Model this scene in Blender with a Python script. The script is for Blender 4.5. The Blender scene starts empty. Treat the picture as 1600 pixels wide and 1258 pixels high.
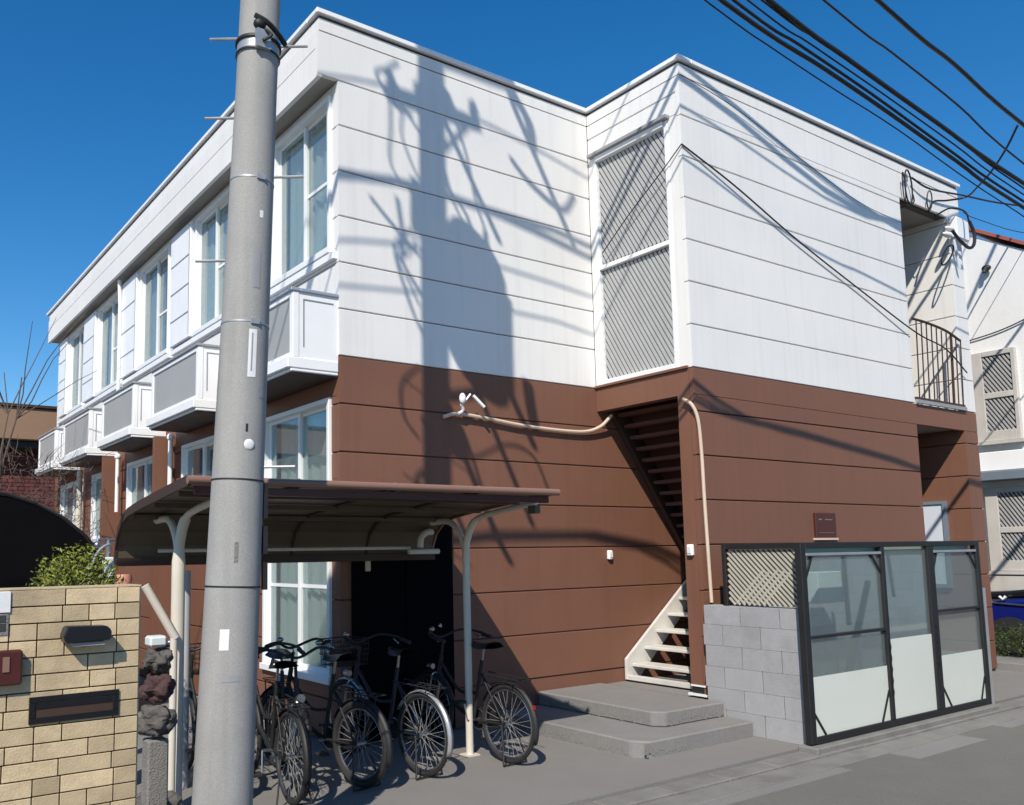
import bpy, bmesh, math, random
from mathutils import Vector, Matrix, noise
random.seed(7)
sc = bpy.context.scene
col = sc.collection
PI = math.pi

# ------------------------------------------------------------------ camera, sky, sun, exposure
cam_data = bpy.data.cameras.new('camera'); cam = bpy.data.objects.new('camera', cam_data); col.objects.link(cam)
_r = Vector((0.82325306, -0.56745232, -0.01588264)); _u = Vector((-0.04960077, -0.0997753, 0.99377294)); _f = Vector((0.56550346, 0.81733882, 0.11028639))
cam.matrix_world = Matrix(((_r.x, _u.x, -_f.x, -6.9011), (_r.y, _u.y, -_f.y, -5.4962), (_r.z, _u.z, -_f.z, 1.65), (0, 0, 0, 1)))
cam_data.sensor_width = 36; cam_data.sensor_fit = 'HORIZONTAL'
cam_data.lens = 1366.79 / 1600 * 36
cam_data.shift_x = (800 - 679.21) / 1600
cam_data.shift_y = (712.63 - 629) / 1600
cam_data.clip_start = .05; cam_data.clip_end = 900
sc.camera = cam

SUN = Vector((1.13, 1.0, -1.38)).normalized()          # direction the light travels
w = bpy.data.worlds.new('World'); sc.world = w; w.use_nodes = True
nt = w.node_tree; nt.nodes.clear()
sky = nt.nodes.new('ShaderNodeTexSky'); sky.sky_type = 'NISHITA'; sky.sun_disc = False
sky.sun_elevation = math.asin(-SUN.z); sky.sun_rotation = math.atan2(-SUN.x, -SUN.y) % (2 * PI)
sky.air_density = 1.0; sky.dust_density = 0.2; sky.ozone_density = 4.0; sky.altitude = 0
bg = nt.nodes.new('ShaderNodeBackground'); bg.inputs[1].default_value = 0.13
wo = nt.nodes.new('ShaderNodeOutputWorld')
hs = nt.nodes.new('ShaderNodeHueSaturation'); hs.inputs['Saturation'].default_value = 1.34
nt.links.new(sky.outputs[0], hs.inputs['Color']); nt.links.new(hs.outputs[0], bg.inputs[0]); nt.links.new(bg.outputs[0], wo.inputs[0])
sl = bpy.data.lights.new('sun', 'SUN'); sl.energy = 5.0; sl.angle = math.radians(.53); sl.color = (1, .915, .79)
so = bpy.data.objects.new('sun', sl); col.objects.link(so); so.rotation_euler = SUN.to_track_quat('-Z', 'Y').to_euler(); so.location = (-20, -20, 30)
sc.view_settings.view_transform = 'Standard'; sc.view_settings.look = 'None'
sc.view_settings.exposure = 0.1; sc.view_settings.gamma = 1.0
sc.view_settings.use_curve_mapping = False

# ------------------------------------------------------------------ materials
def mat(name, c, rough=.6, var=.12, scale=3.0, bump=0.0, bscale=60.0, metal=0.0, streak=0.0, rnd=0.0, spec=.5, dirt=None, dirt_amt=.0, coat=0.0, speck=0.0, sscale=220):
    m = bpy.data.materials.new(name); m.use_nodes = True; n = m.node_tree; N = n.nodes; L = n.links
    b = N['Principled BSDF']; b.inputs['Roughness'].default_value = rough; b.inputs['Metallic'].default_value = metal
    b.inputs['Specular IOR Level'].default_value = spec; b.inputs['Coat Weight'].default_value = coat
    geo = N.new('ShaderNodeNewGeometry')
    no = N.new('ShaderNodeTexNoise'); no.inputs['Scale'].default_value = scale; no.inputs['Detail'].default_value = 7; no.inputs['Roughness'].default_value = .6
    L.new(geo.outputs['Position'], no.inputs['Vector'])
    mr = N.new('ShaderNodeMapRange'); mr.inputs[1].default_value = .25; mr.inputs[2].default_value = .75
    mr.inputs[3].default_value = 1 - var; mr.inputs[4].default_value = 1 + var
    L.new(no.outputs[0], mr.inputs[0]); val = mr.outputs[0]
    def mul(a, bb):
        x = N.new('ShaderNodeMath'); x.operation = 'MULTIPLY'; L.new(a, x.inputs[0]); L.new(bb, x.inputs[1]); return x.outputs[0]
    if speck:
        n6 = N.new('ShaderNodeTexNoise'); n6.inputs['Scale'].default_value = sscale; n6.inputs['Detail'].default_value = 3; L.new(geo.outputs['Position'], n6.inputs['Vector'])
        m6 = N.new('ShaderNodeMapRange'); m6.inputs[1].default_value = .35; m6.inputs[2].default_value = .65; m6.inputs[3].default_value = 1 - speck; m6.inputs[4].default_value = 1 + speck
        L.new(n6.outputs[0], m6.inputs[0]); val = mul(val, m6.outputs[0])
    if streak:
        mp = N.new('ShaderNodeMapping'); mp.inputs['Scale'].default_value = (9, 9, .45); L.new(geo.outputs['Position'], mp.inputs[0])
        n2 = N.new('ShaderNodeTexNoise'); n2.inputs['Scale'].default_value = 1.4; n2.inputs['Detail'].default_value = 6; L.new(mp.outputs[0], n2.inputs['Vector'])
        m2 = N.new('ShaderNodeMapRange'); m2.inputs[1].default_value = .5; m2.inputs[2].default_value = .78; m2.inputs[3].default_value = 1; m2.inputs[4].default_value = 1 - streak
        L.new(n2.outputs[0], m2.inputs[0]); val = mul(val, m2.outputs[0])
    if rnd:
        oi = N.new('ShaderNodeObjectInfo'); m3 = N.new('ShaderNodeMapRange'); m3.inputs[3].default_value = 1 - rnd; m3.inputs[4].default_value = 1 + rnd
        L.new(oi.outputs['Random'], m3.inputs[0]); val = mul(val, m3.outputs[0])
    vm = N.new('ShaderNodeVectorMath'); vm.operation = 'SCALE'; vm.inputs[0].default_value = c[:3]; L.new(val, vm.inputs['Scale'])
    colr = vm.outputs[0]
    if dirt:
        n4 = N.new('ShaderNodeTexNoise'); n4.inputs['Scale'].default_value = scale * .45; n4.inputs['Detail'].default_value = 9; n4.inputs['Roughness'].default_value = .7
        L.new(geo.outputs['Position'], n4.inputs['Vector'])
        m4 = N.new('ShaderNodeMapRange'); m4.inputs[1].default_value = .48; m4.inputs[2].default_value = .72; m4.inputs[4].default_value = dirt_amt
        L.new(n4.outputs[0], m4.inputs[0])
        mx = N.new('ShaderNodeMix'); mx.data_type = 'RGBA'; L.new(m4.outputs[0], mx.inputs[0]); L.new(colr, mx.inputs[6]); mx.inputs[7].default_value = (*dirt, 1)
        colr = mx.outputs[2]
    L.new(colr, b.inputs['Base Color'])
    mr5 = N.new('ShaderNodeMapRange'); mr5.inputs[3].default_value = max(.02, rough - .1); mr5.inputs[4].default_value = min(1, rough + .12)
    L.new(no.outputs[0], mr5.inputs[0]); L.new(mr5.outputs[0], b.inputs['Roughness'])
    if bump:
        n3 = N.new('ShaderNodeTexNoise'); n3.inputs['Scale'].default_value = bscale; n3.inputs['Detail'].default_value = 6
        L.new(geo.outputs['Position'], n3.inputs['Vector'])
        bp = N.new('ShaderNodeBump'); bp.inputs['Strength'].default_value = bump; bp.inputs['Distance'].default_value = .01
        L.new(n3.outputs[0], bp.inputs['Height']); L.new(bp.outputs[0], b.inputs['Normal'])
    return m

def glass_mat(name, tint, refl, alpha, rough=.02, body=(.3, .34, .34)):
    # thin pane: part seen through, part slightly hazy body, part mirror
    m = bpy.data.materials.new(name); m.use_nodes = True; n = m.node_tree; N = n.nodes; L = n.links; N.clear()
    o = N.new('ShaderNodeOutputMaterial'); tr = N.new('ShaderNodeBsdfTransparent'); tr.inputs[0].default_value = (*tint, 1)
    df = N.new('ShaderNodeBsdfDiffuse'); df.inputs[0].default_value = (*body, 1)
    gl = N.new('ShaderNodeBsdfGlossy'); gl.inputs['Roughness'].default_value = rough; gl.inputs[0].default_value = (.92, .96, .98, 1)
    m1 = N.new('ShaderNodeMixShader'); m1.inputs[0].default_value = 1 - alpha; L.new(tr.outputs[0], m1.inputs[1]); L.new(df.outputs[0], m1.inputs[2])
    lw = N.new('ShaderNodeLayerWeight'); lw.inputs[0].default_value = .35
    mr = N.new('ShaderNodeMapRange'); mr.inputs[3].default_value = refl; mr.inputs[4].default_value = min(1, refl + .42); L.new(lw.outputs['Fresnel'], mr.inputs[0])
    m2 = N.new('ShaderNodeMixShader'); L.new(mr.outputs[0], m2.inputs[0]); L.new(m1.outputs[0], m2.inputs[1]); L.new(gl.outputs[0], m2.inputs[2])
    L.new(m2.outputs[0], o.inputs[0]); return m

M = dict(
    spoke=mat('dull_grey_spoke', (.26, .26, .26), .8, .05, 5, spec=.1),
    joint=mat('dark_joint_sealant', (.085, .075, .07), .8, .1, 5),
    white=mat('white_siding_paint', (.755, .75, .735), .55, .035, 1.2, .15, 90, streak=.085, rnd=.015),
    brown=mat('brown_siding_paint', (.178, .080, .050), .62, .07, 1.1, .2, 90, streak=.10, rnd=.03),
    trim=mat('white_trim_metal', (.82, .83, .84), .35, .03, 4, 0),
    frame=mat('white_window_frame', (.78, .80, .81), .35, .03, 5, 0),
    alu=mat('silver_aluminium', (.55, .56, .57), .35, .06, 5, metal=.6),
    greypanel=mat('grey_balcony_panel', (.34, .345, .34), .5, .06, 2, .1, 40),
    soffit=mat('grey_soffit_board', (.30, .285, .27), .7, .06, 2, .1, 60),
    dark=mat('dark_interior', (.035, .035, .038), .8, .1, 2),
    curtain=mat('pale_green_grey_curtain', (.70, .76, .73), .85, .05, 5),
    curtain2=mat('grey_curtain', (.56, .58, .58), .85, .06, 5),
    pole=mat('spun_concrete_pole', speck=.10, sscale=160, c=(.30, .297, .288), rough=.75, var=.07, scale=3.5, bump=.12, bscale=200, streak=.22, dirt=(.2, .19, .18), dirt_amt=.35),
    polefit=mat('galvanised_steel', (.42, .43, .44), .45, .15, 8, metal=.6),
    black=mat('black_painted_metal', (.012, .012, .013), .58, .15, 8),
    rubber=mat('black_rubber', (.018, .018, .019), .7, .15, 20),
    cable=mat('black_cable_sheath', (.012, .012, .014), .5, .15, 8),
    chrome=mat('chrome_metal', (.42, .42, .42), .32, .05, 8, metal=1.0),
    concrete=mat('grey_cast_concrete', speck=.15, sscale=150, c=(.225, .22, .215), rough=.85, var=.10, scale=1.6, bump=.6, bscale=150, streak=.08, dirt=(.13, .125, .12), dirt_amt=.45),
    conc_dk=mat('weathered_concrete_edge', (.20, .195, .18), .9, .16, 5, .8, 90, dirt=(.12, .11, .09), dirt_amt=.6),
    slab=mat('pale_concrete_slab', speck=.13, sscale=140, c=(.208, .2, .19), rough=.85, var=.08, scale=1.2, bump=.5, bscale=160, dirt=(.15, .145, .138), dirt_amt=.4),
    asphalt=mat('worn_grey_asphalt', speck=.16, sscale=140, c=(.185, .178, .158), rough=.9, var=.10, scale=.8, bump=1.0, bscale=260, dirt=(.135, .13, .118), dirt_amt=.6),
    block=mat('grey_concrete_block', speck=.12, sscale=150, c=(.335, .34, .355), rough=.85, var=.09, scale=5, bump=.6, bscale=110, rnd=.06, dirt=(.22, .22, .23), dirt_amt=.65),
    tile=mat('cream_brick_tile', (.53, .415, .255), .6, .16, 9, .25, 140, rnd=.22, dirt=(.24, .175, .11), dirt_amt=.6),
    mortar=mat('dark_mortar', (.08, .062, .045), .95, .2, 20, .5, 120),
    cream=mat('cream_painted_steel', (.62, .58, .50), .45, .06, 3, streak=.1),
    canopy=mat('brown_polycarbonate_canopy', (.11, .085, .06), .45, .08, 3, streak=.15),
    gutter=mat('brown_pink_gutter', (.23, .13, .095), .4, .05, 3),
    darkred=mat('dark_red_plastic', (.065, .012, .01), .4, .15, 10),
    conduit=mat('beige_conduit', (.62, .49, .38), .5, .06, 5),
    step=mat('white_grey_stair_paint', (.60, .59, .56), .6, .1, 4, .3, 90, dirt=(.3, .28, .25), dirt_amt=.35),
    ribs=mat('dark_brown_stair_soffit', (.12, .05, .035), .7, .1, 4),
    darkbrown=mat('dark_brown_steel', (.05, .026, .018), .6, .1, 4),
    lattice=mat('beige_lattice', (.44, .42, .35), .6, .1, 5),
    slat=mat('pale_grey_slat', (.40, .405, .41), .45, .06, 5, streak=.1),
    sash=mat('beige_grey_sash', (.52, .50, .47), .5, .08, 4, streak=.1),
    leaf=mat('yellow_green_leaf', (.17, .19, .02), .55, .35, 7, rnd=0),
    leaf2=mat('dark_green_leaf', (.045, .07, .018), .55, .35, 7),
    bark=mat('grey_brown_bark', (.10, .075, .06), .9, .2, 20, .6, 60),
    rock=mat('rough_grey_rock', (.10, .095, .09), .9, .35, 9, 1.0, 30, dirt=(.07, .06, .05), dirt_amt=.7),
    rockred=mat('maroon_rock', (.06, .032, .032), .85, .3, 9, 1.0, 40),
    roofbrown=mat('tan_roof_fascia', (.27, .17, .11), .6, .06, 1.5),
    redbrick=mat('burgundy_brick', (.115, .03, .03), .8, .25, 8, .5, 60, rnd=.2),
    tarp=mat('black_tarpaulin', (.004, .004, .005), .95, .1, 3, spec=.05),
    blue=mat('blue_car_paint', (.006, .012, .14), .3, .05, 3, coat=.5),
    carblack=mat('black_car_trim', (.01, .01, .012), .3, .05, 3),
    bluegrey=mat('blue_grey_awning', (.16, .20, .25), .5, .06, 3),
    purple=mat('purple_flashing', (.24, .15, .38), .4, .1, 3),
    redroof=mat('red_roof_flashing', (.33, .09, .06), .5, .1, 3),
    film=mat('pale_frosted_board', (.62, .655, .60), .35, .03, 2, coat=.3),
    teal=mat('pale_teal_sky_reflection', (.22, .42, .41), .4, .03, 2),  # mirrored sky put into the colour
    boxwhite=mat('pale_meter_box', (.62, .67, .66), .5, .04, 3),
    pale_door=mat('pale_blue_door', (.60, .65, .74), .5, .03, 2),
    sticker=mat('white_sticker', (.72, .72, .72), .5, .08, 12),
    greysticker=mat('grey_sticker', (.27, .275, .29), .5, .08, 12),
    saddle=mat('black_saddle_vinyl', (.015, .015, .016), .45, .1, 10),
    navy=mat('dark_navy_paint', (.01, .014, .03), .45, .1, 3, coat=.15),
    silverpaint=mat('silver_bicycle_paint', (.42, .43, .45), .3, .05, 3, metal=.5),
    orange=mat('salmon_plastic', (.55, .24, .17), .5, .1, 8),
    redlens=mat('red_reflector', (.35, .01, .008), .2, .05, 5),
    housewhite=mat('white_house_stucco', (.76, .765, .76), .8, .04, 2, .4, 120, streak=.06),
)
M['pane'] = glass_mat('window_glass', (.92, .96, .95), .04, .84, body=(.42, .48, .46))
M['tintpane'] = glass_mat('smoked_fence_glass', (.80, .90, .90), .10, .84, body=(.5, .56, .55))

# ------------------------------------------------------------------ mesh helpers
class MB:
    def __init__(s): s.v = []; s.f = []
    def add(s, v, f):
        o = len(s.v); s.v += [tuple(p) for p in v]; s.f += [tuple(i + o for i in q) for q in f]; return s
    def box(s, x0, x1, y0, y1, z0, z1):
        if x0 > x1: x0, x1 = x1, x0
        if y0 > y1: y0, y1 = y1, y0
        if z0 > z1: z0, z1 = z1, z0
        return s.add([(x0, y0, z0), (x1, y0, z0), (x1, y1, z0), (x0, y1, z0), (x0, y0, z1), (x1, y0, z1), (x1, y1, z1), (x0, y1, z1)],
                     [(0, 3, 2, 1), (4, 5, 6, 7), (0, 1, 5, 4), (1, 2, 6, 5), (2, 3, 7, 6), (3, 0, 4, 7)])
    def obox(s, c, a, b, d):   # centre + three half-extent vectors
        c, a, b, d = map(Vector, (c, a, b, d))
        P = [c + sx * a + sy * b + sz * d for sz in (-1, 1) for sx, sy in ((-1, -1), (1, -1), (1, 1), (-1, 1))]
        return s.add(P, [(0, 3, 2, 1), (4, 5, 6, 7), (0, 1, 5, 4), (1, 2, 6, 5), (2, 3, 7, 6), (3, 0, 4, 7)])
    def bar(s, p, q, wd, hd, up=(0, 0, 1)):    # rectangular bar from p to q
        p, q, up = Vector(p), Vector(q), Vector(up); t = (q - p); l = t.length; t.normalize()
        a = t.cross(up)
        if a.length < 1e-4: a = t.cross(Vector((1, 0, 0)))
        a.normalize(); b = a.cross(t)
        return s.obox((p + q) / 2, t * l / 2, a * wd / 2, b * hd / 2)
    def tube(s, pts, r, n=8, closed=False):
        pts = [Vector(p) for p in pts]; k = len(pts); rr = r if isinstance(r, (list, tuple)) else [r] * k
        V = []; prev = None
        for i, p in enumerate(pts):
            if closed: t = pts[(i + 1) % k] - pts[i - 1]
            else: t = pts[min(i + 1, k - 1)] - pts[max(i - 1, 0)]
            t.normalize()
            if prev is None:
                a = t.cross(Vector((0, 0, 1)))
                if a.length < .05: a = t.cross(Vector((1, 0, 0)))
            else: a = prev - t * prev.dot(t)
            a.normalize(); prev = a; b = t.cross(a)
            for j in range(n):
                an = 2 * PI * j / n; V.append(p + (a * math.cos(an) + b * math.sin(an)) * rr[i])
        F = []
        for i in range(k if closed else k - 1):
            for j in range(n):
                i2 = (i + 1) % k
                F.append((i * n + j, i * n + (j + 1) % n, i2 * n + (j + 1) % n, i2 * n + j))
        if not closed: F.append(tuple(range(n - 1, -1, -1))); F.append(tuple((k - 1) * n + j for j in range(n)))
        return s.add(V, F)
    def ring(s, c, R, r, axis='y', n=40, m=8, a0=0, a1=2 * PI):
        c = Vector(c); full = abs(a1 - a0 - 2 * PI) < 1e-6; P = []
        for i in range(n if full else n + 1):
            a = a0 + (a1 - a0) * i / n
            d = {'y': Vector((math.cos(a), 0, math.sin(a))), 'x': Vector((0, math.cos(a), math.sin(a))), 'z': Vector((math.cos(a), math.sin(a), 0))}[axis]
            P.append(c + d * R)
        return s.tube(P, r, m, closed=full)
    def prism(s, poly, axis, a, b):     # polygon in the plane across an axis, extruded a..b
        def mk(u, v, t): return {'x': (t, u, v), 'y': (u, t, v), 'z': (u, v, t)}[axis]
        n = len(poly); V = [mk(u, v, a) for u, v in poly] + [mk(u, v, b) for u, v in poly]
        F = [tuple(range(n)), tuple(range(2 * n - 1, n - 1, -1))] + [(i, i + n, (i + 1) % n + n, (i + 1) % n) for i in range(n)]
        return s.add(V, F)
    def ell(s, c, rx, ry, rz, n=14, m=8):
        V = [(c[0], c[1], c[2] - rz)]; F = []
        for i in range(1, m):
            t = -PI / 2 + PI * i / m
            for j in range(n):
                a = 2 * PI * j / n; V.append((c[0] + rx * math.cos(t) * math.cos(a), c[1] + ry * math.cos(t) * math.sin(a), c[2] + rz * math.sin(t)))
        V.append((c[0], c[1], c[2] + rz)); e = len(V) - 1
        for j in range(n):
            F.append((0, 1 + (j + 1) % n, 1 + j)); F.append((e, e - n + j, e - n + (j + 1) % n))
            for i in range(m - 2): F.append((1 + i * n + j, 1 + i * n + (j + 1) % n, 1 + (i + 1) * n + (j + 1) % n, 1 + (i + 1) * n + j))
        return s.add(V, F)
    def build(s, name, m, parent=None, bev=0, smooth=False, kind=None):
        me = bpy.data.meshes.new(name); org = W(parent)
        me.from_pydata([(x - org.x, y - org.y, z - org.z) for x, y, z in s.v], [], s.f)
        bm = bmesh.new(); bm.from_mesh(me); bmesh.ops.recalc_face_normals(bm, faces=bm.faces)
        if bev: bmesh.ops.bevel(bm, geom=[e for e in bm.edges if len(e.link_faces) == 2 and e.calc_face_angle(0) > .6], offset=bev, segments=1, profile=.5, affect='EDGES', clamp_overlap=True)
        bm.to_mesh(me); bm.free()
        if smooth:
            me.polygons.foreach_set('use_smooth', [True] * len(me.polygons))
            try: me.set_sharp_from_angle(angle=math.radians(40))
            except Exception: pass
        me.materials.append(M[m] if isinstance(m, str) else m)
        o = bpy.data.objects.new(name, me); col.objects.link(o)
        if parent is not None: o.parent = parent
        if kind: o['kind'] = kind
        return o
def W(o):
    v = Vector((0, 0, 0))
    while o is not None: v += o.location; o = o.parent
    return v
def thing(name, label, cat, loc=(0, 0, 0), group=None):
    o = bpy.data.objects.new(name, None); col.objects.link(o); o.location = loc; o.empty_display_size = .1
    return tag(o, label, cat, group)
def tag(o, label, cat, group=None):
    o['label'] = label; o['category'] = cat
    if group: o['group'] = group
    return o
def struct(o): o['kind'] = 'structure'; return o
def box(name, m, parent, x0, x1, y0, y1, z0, z1, bev=0): return MB().box(x0, x1, y0, y1, z0, z1).build(name, m, parent, bev)
def piece(src, loc, parent):           # another of the same piece, sharing its mesh
    o = src.copy(); col.objects.link(o); o.parent = parent; o.location = loc; return o
def copy_tree(o, parent=None):
    c = o.copy(); col.objects.link(c); c.parent = parent
    for ch in list(o.children): copy_tree(ch, c)
    return c
def minus(u0, u1, v0, v1, holes):       # rectangle minus rectangles
    us = sorted({u0, u1, *[min(max(h[k], u0), u1) for h in holes for k in (0, 1)]})
    vs = sorted({v0, v1, *[min(max(h[k], v0), v1) for h in holes for k in (2, 3)]})
    out = []
    for b in range(len(vs) - 1):
        run = None
        for a in range(len(us) - 1):
            cu, cv = (us[a] + us[a + 1]) / 2, (vs[b] + vs[b + 1]) / 2
            solid = not any(h[0] < cu < h[1] and h[2] < cv < h[3] for h in holes)
            if solid: run = (run[0], us[a + 1]) if run else (us[a], us[a + 1])
            if (not solid or a == len(us) - 2) and run: out.append((*run, vs[b], vs[b + 1])); run = None
    return out
def crom(P, per=8):
    P = [Vector(p) for p in P]; Q = [P[0] * 2 - P[1]] + P + [P[-1] * 2 - P[-2]]; out = []
    for i in range(1, len(Q) - 2):
        a, b, c, d = Q[i - 1:i + 3]
        for k in range(per):
            t = k / per; out.append(.5 * ((2 * b) + (c - a) * t + (2 * a - 5 * b + 4 * c - d) * t * t + (3 * b - a - 3 * c + d) * t ** 3))
    return out + [P[-1]]

# ------------------------------------------------------------------ ground, street
def sheet(name, m, x0, x1, y0, y1, z, nx=1, ny=1, amp=0):
    V = []; F = []
    for j in range(ny + 1):
        for i in range(nx + 1):
            x = x0 + (x1 - x0) * i / nx; y = y0 + (y1 - y0) * j / ny
            V.append((x, y, z + amp * noise.noise((x * .5, y * .5, 3))))
    for j in range(ny):
        for i in range(nx): a = j * (nx + 1) + i; F.append((a, a + 1, a + nx + 2, a + nx + 1))
    return struct(MB().add(V, F).build(name, m))
sheet('ground', 'asphalt', -250, 250, -250, 400, -.06)
sheet('street', 'asphalt', -60, 60, -7.2, -1.28, -.045)
ya = struct(MB().box(-8, -.05, -1.06, 14, -.2, 0.0).build('forecourt_slab', 'slab'))
struct(MB().box(2.98, 9, -1.02, 14, -.2, -.012).build('side_yard', 'slab'))
struct(MB().box(-.05, 2.98, -1.0, 0, -.2, .02).build('garden_bed_slab', 'slab'))
k = MB()
x = -8.0
while x < 7:      # low kerb strip in segments with thin joints
    k.box(x, x + .592, -1.27, -1.066, -.2, -.018 + random.uniform(-.003, .003)); x += .6
struct(k.build('kerb_strip', 'conc_dk', bev=.006))
k = MB(); k.box(-12, 12, -1.50, -1.272, -.2, -.036); struct(k.build('gutter_strip', 'conc_dk', bev=.004))
k = MB()
for (a, b, c, d) in ((-2.2, -.4, -1.62, -1.505), (.35, 1.5, -1.75, -1.505), (2.2, 3.4, -1.66, -1.505)): k.box(a, b, c, d, -.2, -.041)
struct(k.build('street_repair_patch', 'slab'))

# porch: two low steps
pz = .26
porch = thing('porch_steps', 'two low grey concrete steps leading up to the staircase opening', 'steps', (-.8, .3, 0))
o = MB().prism([(-1.53, 1.31), (-1.53, -.42), (-1.43, -.55), (-.105, -.55), (-.105, 1.31)], 'z', -.1, .13).build('step', 'concrete', porch, bev=.012)
o = MB().prism([(-.98, 1.31), (-.98, -.16), (-.90, -.25), (-.105, -.25), (-.105, 1.31)], 'z', .13, pz).build('step', 'concrete', porch, bev=.012)
def ribs(x0, x1, y, z0, z1, axis):
    m = MB(); t = x0; s = .024
    while t < x1:
        h = random.uniform(.6, 1) * (z1 - z0)
        if axis == 'x': m.box(t, t + .014, y - .004, y + .01, z1 - h, z1 - .012)
        else: m.box(y - .004, y + .01, t, t + .014, z1 - h, z1 - .012)
        t += s
    return m
ribs(-1.5, -1.0, -.55, 0, .13, 'x').build('riser_grooves', 'concrete', porch)
ribs(-.39, 1.2, -1.53, 0, .13, 'y').build('riser_grooves', 'concrete', porch)
ribs(-.88, -.12, -.25, .13, pz, 'x').build('riser_grooves', 'concrete', porch)
ribs(-.14, 1.2, -.98, .13, pz, 'y').build('riser_grooves', 'concrete', porch)

# ------------------------------------------------------------------ apartment building
D1 = 1.32; XF = -3.21; X2 = 5.87; YB = 13.3; ZB = 3.43; H = 6.67; PITCH = .435
apt = thing('apartment_building', 'two storey apartment block, white siding above brown siding, with recessed staircase', 'building', (0, 1, 0))
winU = [(1.45, 2.70), (3.90, 5.10), (6.15, 7.50), (8.55, 10.0), (11.0, 12.2)]; WZ = (4.44, 5.95)
winL = [(1.47, 2.92, .55, 3.07), (4.2, 5.5, 2.32, 3.07), (6.5, 8.0, 2.3, 3.07), (8.75, 10.15, 1.95, 3.07), (10.9, 12.6, 1.6, 3.07)]
holesF = [(a, b, *WZ) for a, b in winU] + [tuple(q) for q in winL]
zs_brown = [ZB - PITCH * i for i in range(8)] + [0.02]
zs_white = [ZB + PITCH * i for i in range(7)] + [H - .20]
XE = XF - .20
# structural walls (backing)
m = MB()
m.box(XF + .05, 4.2, D1 + .02, D1 + .14, .0, H - .12)
m.box(.0 + .02, 4.24, .03, .15, 0, H - .12)
m.box(4.16, 4.26, .15, 8, 0, H - .12)
m.box(5.56, X2, .0 + .02, YB, 0, H - .12)
m.box(4.24, 5.56, .03, .15, 6.12, H - .12)
m.box(4.24, 5.56, .0 + .02, .15, 3.19, ZB)
m.build('core_wall', 'joint', apt)
m = MB()
for (a, b, c, d) in minus(D1 + .14, YB, 0, H - .12, holesF): m.box(XF + .025, XF + .12, a, b, c, d)
m.box(XF + .025, X2, YB, YB + .1, 0, H - .12)
m.build('side_wall', 'joint', apt)
m = MB(); m.box(XF + .1, X2 - .02, D1 + .15, YB - .01, H - .13, H - .10); m.box(.12, X2 - .02, .16, D1 + .15, H - .13, H - .10); m.build('roof_deck', 'soffit', apt)
m = MB(); m.box(1.75, 4.16, .15, D1, 3.18, ZB); m.box(4.26, 5.56, .15, 8, 3.19, ZB); m.box(XF + .12, 4.16, D1 + .14, YB, 3.2, 3.4); m.build('upper_floor', 'soffit', apt)
m = MB(); m.box(4.26, 5.56, .15, 8, 6.12, 6.16); m.build('corridor_ceiling', 'soffit', apt)
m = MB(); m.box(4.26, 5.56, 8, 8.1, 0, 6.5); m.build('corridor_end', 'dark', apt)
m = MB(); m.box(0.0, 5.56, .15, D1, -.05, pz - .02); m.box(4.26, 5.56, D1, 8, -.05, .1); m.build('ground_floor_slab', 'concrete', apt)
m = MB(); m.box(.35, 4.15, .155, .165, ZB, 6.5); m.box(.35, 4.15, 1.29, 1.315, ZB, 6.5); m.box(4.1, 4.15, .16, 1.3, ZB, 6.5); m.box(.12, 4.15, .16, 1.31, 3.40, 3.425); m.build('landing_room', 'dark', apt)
# siding boards, each course a board of its own
def board_y(x0, x1, z0, z1, yp, m, holes=(), g=.0048, t=.028):
    for (a, b, c, d) in minus(x0, x1, z0 + g, z1 - g, [h for h in holes]):
        ch = min(.006, (d - c) / 3); pb = yp + .05
        MB().prism([(yp + .0 + ch, c), (yp, c + ch), (yp, d - ch), (yp + ch, d), (pb, d), (pb, c)], 'x', a, b).build('siding_board', m, apt)
def board_x(y0, y1, z0, z1, xp, m, holes=(), g=.0048):
    for (a, b, c, d) in minus(y0, y1, z0 + g, z1 - g, list(holes)):
        ch = min(.006, (d - c) / 3); pb = xp + .045
        MB().prism([(xp + ch, c), (xp, c + ch), (xp, d - ch), (xp + ch, d), (pb, d), (pb, c)], 'y', a, b).build('siding_board', m, apt)
def courses(fn, u0, u1, zl, p, m, holes=()):
    for i in range(len(zl) - 1):
        a, b = sorted((zl[i], zl[i + 1])); fn(u0, u1, a, b, p, m, holes)
courses(board_y, XF, -.005, zs_white[:7], D1, 'white')
courses(board_y, XE - .01, -.005, zs_white[6:], D1, 'white')
courses(board_y, XF, 4.15, zs_brown[:-1], D1, 'brown')
box('siding_board', 'brown', apt, XF, 4.15, D1 + .003, D1 + .05, .02, zs_brown[-2] - .007)
recess = [(4.26, 5.56, ZB - .001, 6.12)]; recessL = [(4.26, 5.56, -1, 3.16)]
zs_w2 = [ZB + PITCH * i for i in range(7)] + [H - .20]
courses(board_y, .0, X2, zs_w2, 0, 'white', recess)
courses(board_y, .0, X2, zs_brown, 0, 'brown', recessL)
# inner right wall of the corridor, facing the sun
courses(board_x, .002, 8, zs_white, 5.56 - .045, 'white')
courses(board_x, .002, 8, zs_brown, 5.56 - .045, 'brown')
courses(board_x, D1 + .052, YB, zs_white[:7], XF, 'white', holesF)
courses(board_x, D1 + .052, YB, zs_brown, XF, 'brown', holesF)
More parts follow.
